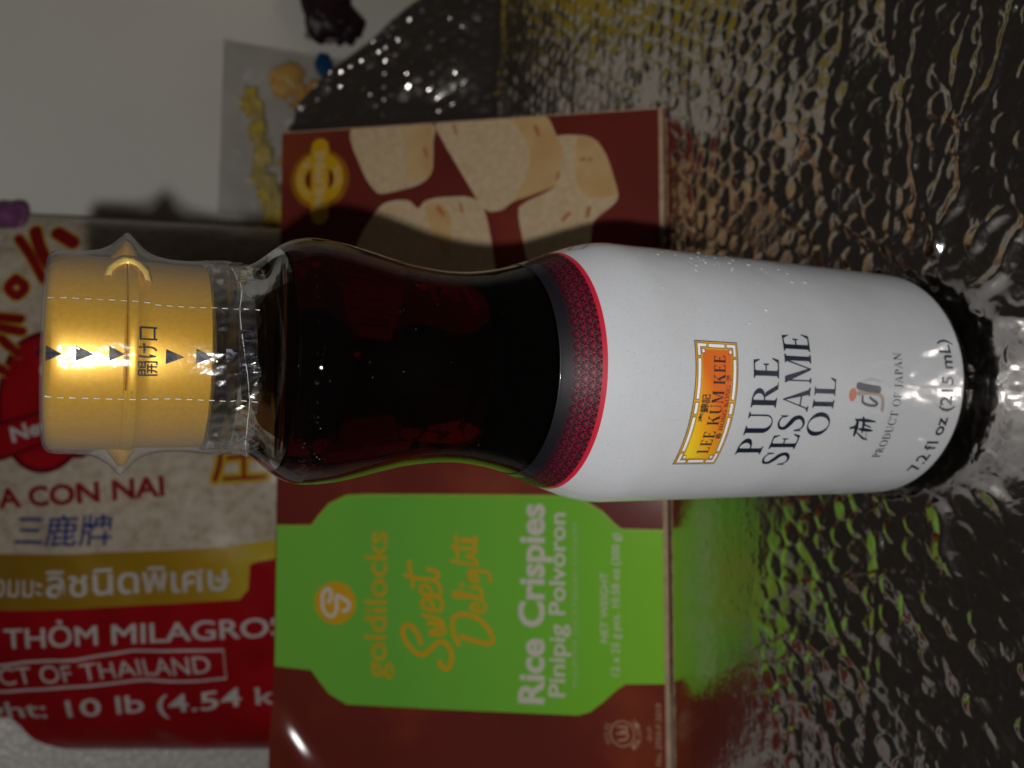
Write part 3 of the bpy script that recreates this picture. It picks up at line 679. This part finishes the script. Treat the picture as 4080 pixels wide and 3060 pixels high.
goldi = mat('ochre carton ink', (.56, .37, .015), .4, var=.08, coat=.3); paleg = mat('pale green carton ink', (.36, .50, .22), .4, var=.05)
def bxp(name, D, m, lift=.22, parent=panel): return decal(name, D, xsurf, m, parent, lift, cutx)
bxp('round_emblem', d_poly([ellipse(-223.8, 151.8, 9.6, 10.0, 48)]), orange)
bxp('emblem_letter', d_stroke([(-223.5, 155.0), (-221.8, 154.0), (-219.1, 153.9), (-217.5, 154.8), (-217.9, 156.2), (-219.6, 157.6), (-222.4, 158.0), (-225.7, 157.7), (-228.5, 156.4), (-229.8, 154.3), (-229.5, 152.5), (-227.7, 151.3), (-224.7, 151.0), (-220.5, 151.0), (-221.5, 148.4), (-222.7, 146.0), (-224.5, 145.0), (-226.5, 145.6), (-227.4, 147.8)], 1.75), cream, .3)
bxp('carton_lettering', d_text('goldilocks', (-257.1, 126.9), (-190.6, 127.3), 10.6, .012, ref='l'), goldi)
SWEET = [[(-240.4, 110.7), (-236.6, 112.2), (-233.4, 114.8), (-232.7, 117.8), (-235.2, 119.3), (-238.4, 118.6), (-242.4, 116.0), (-245.1, 112.6), (-245.6, 109.6), (-243.6, 106.7), (-240.3, 103.3), (-239.6, 100.8), (-240.9, 98.2), (-244.4, 96.5), (-247.6, 96.3), (-250.5, 97.3), (-251.4, 99.4), (-249.9, 101.6), (-248.3, 101.8)],
 [(-231.5, 107.4), (-231.6, 103.3), (-232.5, 100.8), (-234.9, 99.5), (-236.4, 101.6), (-235.8, 106.7), (-233.8, 102.5), (-231.3, 100.6), (-229.4, 103.3), (-228.2, 109.7)],
 [(-225.2, 105.1), (-223.0, 105.5), (-221.0, 107.2), (-221.3, 109.8), (-223.1, 110.4), (-225.1, 108.5), (-225.8, 104.6), (-225.5, 101.7), (-223.2, 100.8), (-220.8, 101.7), (-219.2, 103.4)],
 [(-218.7, 105.9), (-216.5, 106.4), (-214.5, 108.5), (-215.0, 110.6), (-217.0, 111.1), (-218.6, 109.3), (-219.3, 105.5), (-219.0, 102.5), (-216.8, 101.7), (-214.3, 102.6), (-212.8, 104.3)],
 [(-210.1, 118.4), (-211.4, 114.1), (-212.0, 107.7), (-211.7, 103.9), (-210.3, 102.6), (-208.3, 103.9), (-207.3, 107.7)], [(-204.1, 116.5), (-207.8, 116.1), (-211.4, 115.0), (-215.5, 114.7)]]
DEL = [[(-237.0, 91.9), (-238.4, 86.5), (-239.6, 80.7), (-238.7, 77.8), (-236.1, 77.8), (-232.6, 79.9), (-229.1, 84.0), (-227.4, 88.2), (-227.2, 92.4), (-228.7, 95.3), (-231.9, 96.2), (-235.9, 95.3), (-240.3, 93.2)],
 [(-225.1, 84.0), (-222.7, 84.5), (-222.4, 86.5), (-224.0, 87.4), (-225.5, 85.3), (-225.6, 82.0), (-223.8, 80.9), (-221.8, 81.5), (-220.2, 83.2)],
 [(-219.9, 84.0), (-219.2, 88.6), (-219.4, 94.1), (-218.0, 95.8), (-217.3, 94.1), (-218.0, 89.5), (-219.1, 85.3), (-219.4, 82.8), (-217.4, 82.4)],
 [(-215.1, 87.8), (-215.2, 84.0), (-217.4, 82.4)], [(-213.6, 91.8), (-215.1, 91.7)],
 [(-210.7, 88.2), (-208.7, 88.7), (-207.4, 87.0), (-209.4, 85.3), (-212.2, 84.5), (-212.3, 86.1), (-211.1, 87.8), (-207.8, 85.3), (-207.7, 82.4), (-208.5, 79.5), (-210.5, 78.6), (-212.1, 78.7)],
 [(-203.2, 96.7), (-204.1, 92.5), (-204.6, 87.4), (-204.6, 84.5), (-201.4, 87.4), (-201.4, 89.9), (-200.1, 86.6), (-198.9, 85.3)],
 [(-196.9, 96.5), (-197.6, 92.5), (-197.9, 87.4), (-197.7, 85.8), (-195.3, 86.0), (-193.7, 87.4), (-193.8, 92.5)], [(-192.0, 94.8), (-197.1, 94.4), (-201.5, 93.9)], [(-194.2, 92.5), (-194.5, 87.4), (-192.6, 85.3), (-196.9, 85.8), (-198.1, 87.4)]]
bxp('script_word', d_join([d_stroke(P, 2.1 if i == 0 else 1.65, .03 * i, 6) for i, P in enumerate(SWEET)]), orange)
bxp('script_word', d_join([d_stroke(P, 2.1 if i == 0 else 1.4, .03 * i, 6) for i, P in enumerate(DEL)]), orange)
bxp('carton_lettering', d_text('Rice Crispies', (-264.8, 54.7), (-177.3, 54.4), 11.3, .03), cream)
bxp('carton_lettering', d_text('Pinipig Polvoron', (-261.4, 45.2), (-181.1, 44.8), 7.2, .018), cream)
bxp('carton_lettering', d_text('PHILIPPINE SHORTBREAD COOKIES', (-257.3, 39.5), (-185.3, 39.2), 2.4, -.004), paleg)
bxp('carton_lettering', d_text('NET WEIGHT', (-237.1, 26.2), (-206.8, 26.0), 3.2, .006), cream)
bxp('carton_lettering', d_text('12 x 25 g pcs. 10.58 oz (300 g)', (-251.1, 21.3), (-189.7, 20.8), 3.4, .006), cream)
# round certification mark at the lower left
hal = mat('faded certification ink', (.46, .27, .17), .5, var=.25, vscale=400)
hp = [d_poly([ellipse(-275.5, 20.2, 5.6, 5.4, 36), ellipse(-275.5, 20.2, 5.0, 4.8, 36)])]
def arc_text(s, cx, cyy, r, a0, a1, h):
    ps = []
    for i, ch in enumerate(s):
        if ch == ' ': continue
        a = math.radians(a0 + (a1 - a0) * (i + .5) / len(s)); c = np.array([cx + r * math.cos(a), cyy + r * math.sin(a)]); sgn = -1 if a1 < a0 else 1
        tdir = np.array([-math.sin(a), math.cos(a)]) * sgn; wch = abs(math.radians(a1 - a0)) * r / len(s) * .8
        ps.append(d_text(ch, c - tdir * wch / 2, c + tdir * wch / 2, h, .01, layer=.002 * i))
    return ps
hp += arc_text('HALAL', -275.5, 20.2, 6.3, 130, 50, 2.0) + arc_text('ISLAMIC', -275.5, 20.2, 8.2, 215, 325, 2.0)
hp += [d_stroke([(-278.5, 21.8), (-277.6, 18.5), (-275.5, 18.0), (-274.2, 20.5)], .9), d_stroke([(-275.4, 22.6), (-275.2, 18.9), (-273.0, 18.2)], .8, .03), d_stroke([(-272.6, 22.4), (-272.5, 18.6)], .8, .05)]
hmark = bxp('certification_mark', d_join(hp), hal, .22, carton)
bxp('certification_text', d_text('IDCP', (-277.7, 7.7), (-271.9, 7.7), 1.7, .01), hal, .22, carton)
bxp('certification_text', d_text('No. 2950-F-2019', (-288.0, 3.7), (-262.0, 3.4), 2.4, .01), hal, .22, carton)
# yellow round badge at the upper right
yel = mat('yellow badge ink', (.56, .315, .008), .4, var=.06); brz = mat('bronze badge ink', (.32, .115, .012), .4, var=.15); crm2 = mat('cream badge ink', (.60, .44, .20), .4, var=.1)
bxp('badge_ring', d_poly([ellipse(-24.0, 162.0, 14.6, 14.8, 56)]), brz, .12, carton)
bd = bxp('badge_ring', d_poly([ellipse(-23.6, 162.2, 12.6, 12.2, 56)]), yel, .2, carton)
bxp('badge_window', d_poly([ellipse(-24.0, 162.1, 6.6, 7.3, 40)]), mar, .28, bd)
bxp('badge_band', d_stroke([(-8.6, 161.9), (-41.5, 161.9)], 9.0), yel, .36, bd)
bxp('badge_lettering', d_text('PHILIPPINE', (-37.6, 159.6), (-10.0, 159.6), 4.8, .03), crm2, .46, bd)
bxp('badge_lettering', d_join(arc_text('AUTHENTIC', -23.7, 162.2, 8.2, 155, 25, 3.0)), crm2, .46, bd)
bxp('badge_lettering', d_join(arc_text('TASTE', -23.7, 162.2, 11.2, 235, 305, 3.0)), crm2, .46, bd)
# printed picture of the cookies
ck = mat('cookie picture cream', (.60, .46, .29), .42, var=.2, vscale=420, coat=.3, col2=(.52, .37, .21))
ct = mat('cookie picture tan', (.52, .32, .13), .42, var=.3, vscale=90, coat=.3, col2=(.58, .40, .20))
def cookie(out_, side, lift):
    c = bxp('cookie_picture', d_poly([smooth_poly(out_)]), ck, lift, carton)
    if side: bxp('cookie_side', d_poly([smooth_poly(side)]), ct, lift + .08, c)  # tan side face of the printed cookie
def smooth_poly(P): 
    Q = [np.array(q, float) for q in P]; n_ = len(Q); out_ = []
    for i in range(n_):
        a, b, c, d = Q[i - 1], Q[i], Q[(i + 1) % n_], Q[(i + 2) % n_]
        for k in range(4):
            t = k / 4; m_ = 0.6 * (0.5 * (2 * b + (c - a) * t + (2 * a - 5 * b + 4 * c - d) * t * t + (3 * b - a - 3 * c + d) * t ** 3)) + 0.4 * (b + (c - b) * t)
            out_.append((min(m_[0], -.5), m_[1]))
    return out_
cookie([(-42.0, 134.7), (-37.3, 130.0), (-35.9, 123.3), (-36.6, 117.4), (-40.5, 113.2), (-37.0, 109.8), (-35.7, 103.2), (-35.8, 90.8), (-37.8, 85.1), (-42.0, 81.8), (-51.0, 79.4), (-73.6, 76.1), (-95, 80), (-95, 140), (-71.2, 146.7), (-54.9, 142.6)], [(-38.7, 109.8), (-37.7, 104.0), (-42.9, 98.2), (-51.1, 97.4), (-66.3, 98.1), (-58.4, 103.1), (-46.9, 108.1)], .14)
cookie([(-10.0, 47.6), (-10.4, 35.4), (-13.6, 29.1), (-21.8, 24.5), (-37.9, 20.0), (-42.5, 21.6), (-48.5, 29.4), (-52.3, 31.7), (-71.9, 34.2), (-95, 40), (-95, 60), (-71.0, 60.9), (-58.5, 63.3), (-42.0, 65.3), (-33.6, 48.9), (-19.1, 44.1)], [(-11.4, 38.5), (-10.8, 35.4), (-13.9, 29.1), (-21.8, 24.9), (-37.7, 20.4), (-39.7, 30.9), (-37.8, 36.3), (-27.3, 39.4)], .16)
cookie([(0.5, 104.2), (0.2, 68.0), (-.2, 52.7), (-9.2, 48.0), (-16.7, 44.1), (-26.2, 45.7), (-33.2, 48.9), (-39.1, 67.3), (-42.9, 72.9), (-43.6, 79.0), (-40.3, 83.5), (-34.5, 86.7), (-20.2, 95.0), (-10.0, 100.8)], [(-.3, 68.0), (-.5, 52.9), (-9.2, 48.4), (-16.7, 44.5), (-26.0, 46.0), (-32.9, 49.2), (-38.8, 66.9), (-27.7, 61.6), (-18.1, 60.0), (-9.0, 63.2)], .28)
cookie([(0.0, 146.7), (0.2, 107.1), (-9.7, 106.0), (-22.0, 106.2), (-26.8, 109.1), (-29.8, 114.9), (-32.7, 130.9), (-30.0, 135.2), (-21.8, 140.4)], [(-0.6, 121.4), (-.6, 107.4), (-9.7, 106.4), (-22.0, 106.6), (-26.4, 109.4), (-26.2, 120.0), (-17.2, 119.0), (-10.5, 119.3)], .14)

spot = mat('toasted cookie ink', (.45, .16, .06), .45, var=.3, vscale=300)
for P, w_ in (([(-21.6, 36.6), (-21.4, 35.0)], 1.3), ([(-21.8, 33.0), (-21.9, 31.8)], 1.2), ([(-2, 96.0), (-6, 94.8)], 1.0), ([(-5, 57.5), (-9, 56.0)], 1.6), ([(-40.5, 103.5), (-44, 101)], 1.8), ([(-39.5, 93.0), (-43, 92)], 1.2), ([(-44, 33), (-48, 34)], 1.5), ([(-46, 42), (-49, 45)], 1.6), ([(-30, 47.5), (-27, 46.8)], 1.2), ([(-12, 110.0), (-16, 109)], 1.4)):
    decal('toasted_spot', d_stroke(P, w_), xsurf, spot, carton, .46, cutx)

# ================================================================== RICE BAG
BLn = math.radians(20); gA = np.array([1, 0, 0.]); gB = np.array([0, math.sin(BLn), math.cos(BLn)]); gN = np.array([0, -math.cos(BLn), math.sin(BLn)])
gT = 34.0; gO = np.array([0, 278, 122.]) - gN * gT; aC, aW = -75.0, 151.0
_g = np.random.default_rng(33)
def bag_h(a, b):
    s = np.clip(np.abs((a - aC) / aW), 0, 1)
    core = np.sqrt(np.clip(1 - s ** 3.2, 0, 1))
    tb = np.clip(1 - np.abs((b - 35) / 168.0) ** 3.6, 0, 1) ** .5
    wr = 1.7 * vnoise(np.asarray(a, float), np.asarray(b, float), 30, 41) + 0.8 * vnoise(np.asarray(a, float), np.asarray(b, float), 12, 42) * (.45 + .55 * np.clip((s - .45) / .2, 0, 1))
    return gT * core * tb + wr * core
def gsurf(a, b, h): return gO + gA * a + gB * b + gN * (float(bag_h(np.array([[a]]), np.array([[b]]))[0, 0]) + h)
bag = thing('rice_bag', 'red and beige rice bag leaning sideways behind the maroon carton', 'bag')
rice, N, L, p = newmat('rice seen through clear bag')
p.inputs['Roughness'].default_value = 0.32; p.inputs['Coat Weight'].default_value = 0.25
tc = N.new('ShaderNodeTexCoord'); n1 = N.new('ShaderNodeTexNoise'); n1.inputs['Scale'].default_value = 230; n1.inputs['Detail'].default_value = 5; L.new(tc.outputs['Object'], n1.inputs['Vector'])
rp = ramp(N, [(.30, (.43, .34, .24)), (.5, (.57, .48, .37)), (.7, (.64, .56, .45))]); L.new(n1.outputs['Fac'], rp.inputs[0]); L.new(rp.outputs[0], p.inputs['Base Color'])
th_ = np.linspace(-1, 1, 110); aa = aC + aW * np.sin(th_ * math.pi / 2); bb = np.linspace(-118, 196, 110)
A_, B_ = np.meshgrid(aa, bb); Hh = bag_h(A_, B_)
Pf = gO + A_[..., None] * gA + B_[..., None] * gB + Hh[..., None] * gN
grid_obj('front_film', Pf, rice, bag)
redb = mat('red bag print', (.40, .006, .012), .28, var=.25, vscale=40, coat=.4); dkred = mat('dark red bag print', (.15, .004, .012), .4, var=.2)
Pb = gO + A_[..., None] * gA + B_[..., None] * gB - (0.35 * np.clip(Hh, 0, None))[..., None] * gN
grid_obj('back_film', Pb, dkred, bag, flip=True)
goldb2, N, L, p = newmat('gold bag print'); p.inputs['Roughness'].default_value = 0.3
tc = N.new('ShaderNodeTexCoord'); sx = N.new('ShaderNodeSeparateXYZ'); L.new(tc.outputs['UV'], sx.inputs[0])
rp = ramp(N, [(0, (.62, .47, .03)), (.25, (.42, .25, .012)), (.6, (.33, .19, .012)), (1, (.24, .12, .02))]); L.new(sx.outputs['Y'], rp.inputs[0]); L.new(rp.outputs[0], p.inputs['Base Color'])
bagw = mat('white bag print', (.60, .55, .52), .4, var=.1, vscale=300); bagr = mat('red bag lettering', (.27, .010, .011), .4, var=.15); bagb = mat('blue bag lettering', (.045, .06, .22), .4, var=.15)
bagy = mat('yellow bag print', (.55, .36, .02), .4, var=.1); bagbl = mat('blue bag picture', (.06, .06, .22), .4, var=.3)
cutg = (3, 3)
def bgp(name, D, m, lift=.7, parent=bag): return decal(name, D, gsurf, m, parent, lift, cutg)
gold_lo = [(-96.7, 11.5), (-107.5, 11.2), (-109.4, 21.4), (-111.4, 26.4), (-124.9, 27.0), (-130.3, 31.1), (-134.8, 83.4), (-138.5, 139.2), (-140.5, 190)]
gold_hi = [(-110.8, 190), (-109.3, 155.4), (-105.9, 93.1), (-102.0, 38.3), (-100.4, 29.1), (-96.7, 11.5)]
bgp('red_base', d_poly([[(-96.7, 11.5), (-107.5, 11.2), (-109.4, 21.4), (-111.4, 26.4), (-124.9, 27.0), (-130.3, 31.1), (-134.8, 83.4), (-138.5, 139.2), (-140.5, 192), (-223, 192), (-223, -60), (-85, -60)]]), redb, .25)
bgp('gold_band', d_poly([gold_lo + gold_hi[:-1]]), goldb2, .4)
bgp('bag_lettering', d_text('A CON NAI', (-84.9, 160.5), (-74.7, 72.2), 10.6, .035), bagr)
bgp('bag_lettering', d_text('三鹿牌', (-103.2, 151.2), (-100.6, 99.1), 15.5, .012, ref='牌', shear=.12), bagb)
bgp('thai_lettering', d_text('ลิชนิดพิเศษ', (-131.0, 132.5), (-125.0, 36.3), 11.0, .018, ref='น'), bagw, .55)
bgp('thai_lettering', d_text('หอมมะ', (-132.3, 168.0), (-131.2, 134.5), 9.0, .006, ref='น'), bagw, .55)
bgp('bag_lettering', d_text('THỎM', (-159.6, 154.0), (-156.5, 105.2), 10.6, .014), bagw)
bgp('bag_lettering', d_text('MILAGROS', (-156.0, 97.8), (-150.3, 6.2), 10.6, .014), bagw)
rect_ = [(-171.5, 185), (-169.4, 155.6), (-166.9, 142.2), (-164.8, 115.2), (-159.6, 87.8), (-158.8, 39.4), (-176.1, 38.5), (-176.7, 78.9), (-179.3, 101.9), (-181.5, 129.3), (-184.6, 156.5), (-187, 185)]
bgp('lettering_frame', d_stroke(rect_, 1.5, smooth=False), bagw)
bgp('bag_lettering', d_text('PRODUCT OF THAILAND', (-184.5, 204), (-171.3, 45.5), 9.6, .004, shear=-.1), bagw)
def fwid(t): v = font_mesh(t, .012)[0]; return max(q[0] for q in v) - min(q[0] for q in v)
q0, q1 = np.array([-201.2, 155.5]), np.array([-189.8, -3.0])
bgp('bag_lettering', d_text('Weight: 10 lb (4.54 kg)', q1 + (q0 - q1) * fwid('Weight: 10 lb (4.54 kg)') / fwid('ht: 10 lb (4.54 kg)'), q1, 10.3, .012), bagw)
bgp('round_picture', d_poly([ellipse(-27, 137, 38, 26, 48)]), dkred, .3)
bgp('round_picture', d_poly([ellipse(-27, 137, 35, 23.5, 48)]), redb, .45)
bgp('picture_patch', d_poly([ellipse(-10, 131, 5, 9, 24)]), bagw, .6)
bgp('picture_patch', d_poly([ellipse(-19, 131, 6, 6, 24)]), bagbl, .6)
bgp('ribbon', d_poly([[(-41.6, 172), (-37.6, 157.3), (-31.1, 137), (-23.6, 107), (-22, 85), (-38, 85), (-40.9, 106.6), (-49.7, 136.1), (-58.7, 156.8), (-62, 172)]]), dkred, .7)
bgp('ribbon', d_poly([[(-42.6, 172), (-39.6, 157.3), (-33.1, 137), (-25.6, 107), (-24, 85), (-36.5, 85), (-38.9, 106.6), (-47.7, 136.1), (-56.7, 156.8), (-60, 172)]]), redb, .8)
bgp('bag_lettering', d_text('New', (-48.9, 152.4), (-40.5, 128), 8.0, .03), bagw, .95)
bgp('bag_lettering', d_poly([[(-58, 141), (-49.5, 136), (-46, 120), (-44, 100), (-56, 115)]]), dkred, .35)
st = [([(61.0, 159.4), (52.0, 151.3), (39.1, 142.9)], 5), ([(65.7, 151.4), (56.5, 146.9), (47.2, 140.8)], 6.5), ([(65.2, 139.1), (59.9, 129.5)], 7), ([(38.8, 157.5), (34.3, 152.2), (29.3, 156.5), (33.8, 161.0), (38.8, 157.5)], 5), ([(17.4, 164.2), (16.7, 152.5)], 5), ([(12.3, 164.8), (10.1, 150.3)], 5), ([(5.8, 160.8), (-1.3, 151.4)], 5), ([(-8, 166), (-12, 158)], 5)]
bgp('brush_lettering', d_join([d_stroke(P, w_ + 1.7, .02 * i, 5) for i, (P, w_) in enumerate(st)]), bagy, .3)
bgp('brush_lettering', d_join([d_stroke(P, w_, .02 * i, 5) for i, (P, w_) in enumerate(st)]), bagr, .55)
chs = [([(-46, 43.6), (-50.6, 43.6), (-55.2, 43.8), (-59.4, 44.5), (-65.5, 46.3)], 2.5), ([(-53.6, 39.6), (-52.1, 29.9), (-51.6, 24)], 2.1), ([(-46, 31.5), (-51.7, 31.3), (-63.4, 30.8)], 2.1), ([(-64.9, 41.1), (-63.1, 19.7)], 1.9), ([(-46, 44), (-45, 22)], 2.1)]
bgp('framed_character', d_join([d_stroke(P, w_ + 4.2, .02 * i, 4) for i, (P, w_) in enumerate(chs)]), bagy, .3)
bgp('framed_character', d_join([d_stroke(P, w_, .02 * i, 4) for i, (P, w_) in enumerate(chs)]), bagr, .55)

# ================================================================== THINGS FAR BEHIND
def blob(name, c, rad, m, parent=None, seed=0, bumpy=0.12, n=28, power=1.0, rot=0.0):
    th = np.linspace(0, 2 * math.pi, 2 * n + 1); ph = np.linspace(-math.pi / 2, math.pi / 2, n)
    T, P_ = np.meshgrid(th, ph)
    sg = lambda v: np.sign(v) * np.abs(v) ** power
    d = np.stack([sg(np.cos(P_)) * sg(np.cos(T)), sg(np.cos(P_)) * sg(np.sin(T)), sg(np.sin(P_))], -1)
    k = 1 + bumpy * vnoise(d[..., 0] * 9 + 40, d[..., 2] * 9 + d[..., 1] * 5 + 40, 3.0, seed)
    k[:, -1] = k[:, 0]; q = d * k[..., None] * np.array(rad)
    cr_, sr_ = math.cos(rot), math.sin(rot); q = np.stack([q[..., 0] * cr_ - q[..., 2] * sr_, q[..., 1], q[..., 0] * sr_ + q[..., 2] * cr_], -1)
    return grid_obj(name, q + np.array(c), m, parent)

pouch = thing('snack_pouch', 'hazy clear plastic pouch of yellow snacks against the wall', 'pouch')
pf, N, L, p = newmat('hazy clear plastic'); N.remove(p)
tr = N.new('ShaderNodeBsdfTransparent'); pr = N.new('ShaderNodeBsdfPrincipled'); pr.inputs['Base Color'].default_value = (.42, .40, .37, 1); pr.inputs['Roughness'].default_value = .3
tc = N.new('ShaderNodeTexCoord'); n1 = N.new('ShaderNodeTexNoise'); n1.inputs['Scale'].default_value = 40; L.new(tc.outputs['Object'], n1.inputs['Vector'])
mr = N.new('ShaderNodeMapRange'); mr.inputs[3].default_value = .08; mr.inputs[4].default_value = .36; L.new(n1.outputs['Fac'], mr.inputs[0])
mx = N.new('ShaderNodeMixShader'); L.new(mr.outputs[0], mx.inputs[0]); L.new(tr.outputs[0], mx.inputs[1]); L.new(pr.outputs[0], mx.inputs[2]); L.new(mx.outputs[0], N['Material Output'].inputs['Surface'])
xs = np.linspace(92, 203, 40); zz = np.linspace(0, 157, 50); Xp, Zp = np.meshgrid(xs, zz)
bulge = 11 * np.clip(1 - np.abs((Xp - 148) / 56) ** 3, 0, 1) ** .6 * np.clip(np.minimum(Zp / 12, (157 - Zp) / 42), 0, 1) ** .7 + 2.6 * vnoise(Xp, Zp, 17, 51) + 1.0 * vnoise(Xp, Zp, 6, 52)
slope = 1 - 0.02 * 0
grid_obj('pouch_front', np.stack([Xp, 388 - bulge, Zp - 0.06 * (Xp - 92) * 0], -1), pf, pouch)
grid_obj('pouch_back', np.stack([Xp, 390 + bulge * .5, Zp], -1), pf, pouch, flip=True)
sy1 = mat('orange snack', (.88, .46, .01), .5, var=.2, vscale=90); sy2 = mat('yellow snack', (.80, .60, .08), .5, var=.3, vscale=120); sbl = mat('blue pouch print', (.01, .06, .16), .4, var=.1)
blob('snack_piece', (183, 386, 117), (13, 5, 9.5), sy1, pouch, 61, .10, rot=-.5)
for i, (x, z, rx, rz) in enumerate(((166, 139, 8, 5.5), (150, 133, 12, 4.5), (134, 129, 12, 5), (112, 128, 12, 7), (98, 121, 10, 6), (170, 104, 12, 9), (140, 104, 14, 11), (115, 100, 14, 11))):
    blob('snack_piece', (x, 387, z), (rx, 4.5, rz), sy2 if i < 5 else sy1, pouch, 62 + i, .42)
blob('printed_corner', (196, 383, 94), (8, 2.5, 6), sbl, pouch, 75, .05)

dk = mat('dark maroon plastic', (.035, .018, .022), .35, var=.4, vscale=60)
bundle = thing('dark_pouch', 'dark blurred pouch at the wall right of the snack pouch', 'pouch')
blob('pouch_body', (247, 391, 92), (31, 10, 17), dk, bundle, 81, .12, power=.8)
blob('pouch_neck', (229, 391, 80), (13, 8, 14), dk, bundle, 82, .15)
pale = mat('grey plastic corner', (.30, .28, .24), .5, var=.2, vscale=50)
blob('pouch_corner', (222, 394, 93), (7, 4, 11), pale, bundle, 83, .1, power=.6)

pur = mat('purple plastic', (.20, .07, .18), .4, var=.15)
knob = thing('purple_knob', 'purple round lid peeping over the top right corner of the rice bag', 'lid')
blob('knob_body', (73, 352, 272), (7, 6, 8), pur, knob, 91, .03)
blob('knob_rim', (74, 358, 266), (8, 4, 5), pur, knob, 92, .02, power=.7)

foam, N, L, p = newmat('white beaded foam'); p.inputs['Roughness'].default_value = 0.35; p.inputs['Coat Weight'].default_value = 1.0; p.inputs['Coat Roughness'].default_value = 0.08
tc = N.new('ShaderNodeTexCoord'); vo = N.new('ShaderNodeTexVoronoi'); vo.inputs['Scale'].default_value = 330; L.new(tc.outputs['Object'], vo.inputs['Vector'])
rp = ramp(N, [(0, (.92, .90, .86)), (.8, (.74, .72, .68))]); L.new(vo.outputs['Distance'], rp.inputs[0]); L.new(rp.outputs[0], p.inputs['Base Color'])
bp = N.new('ShaderNodeBump'); bp.invert = True; bp.inputs['Strength'].default_value = .7; bp.inputs['Distance'].default_value = .0015; L.new(vo.outputs['Distance'], bp.inputs['Height']); L.new(bp.outputs[0], p.inputs['Normal'])
V = []; F = []
x0, x1, z0, z1, y0, y1 = -460, -196, 0, 340, 346, 398
bm = bmesh.new(); bmesh.ops.create_cube(bm, size=1)
for v in bm.verts: v.co = Vector(((x0 + x1) / 2 + v.co.x * (x1 - x0), (y0 + y1) / 2 + v.co.y * (y1 - y0), (z0 + z1) / 2 + v.co.z * (z1 - z0)))
bmesh.ops.bevel(bm, geom=bm.edges[:], offset=5, segments=3, affect='EDGES')
bm.verts.index_update()
fo = mesh_obj('foam_panel', [tuple(v.co) for v in bm.verts], [[v.index for v in f.verts] for f in bm.faces], foam, smooth=False); bm.free()
fo['label'] = 'white beaded foam panel left of and behind the rice bag'; fo['category'] = 'panel'

yb = thing('unseen_yellow_pouch', 'yellow pouch added out of view at the right, for its yellow streaks in the foil', 'pouch')
ym = mat('yellow plastic', (.62, .47, .03), .4, var=.2, vscale=40)  # pouch is outside the view, added so its yellow mirrors in the foil
blob('pouch_body', (290, 346, 100), (40, 12, 98), ym, yb, 95, .05, power=.6)
blob('pouch_seam', (290, 346, 200), (36, 2.5, 10), ym, yb, 96, .03, power=.4)
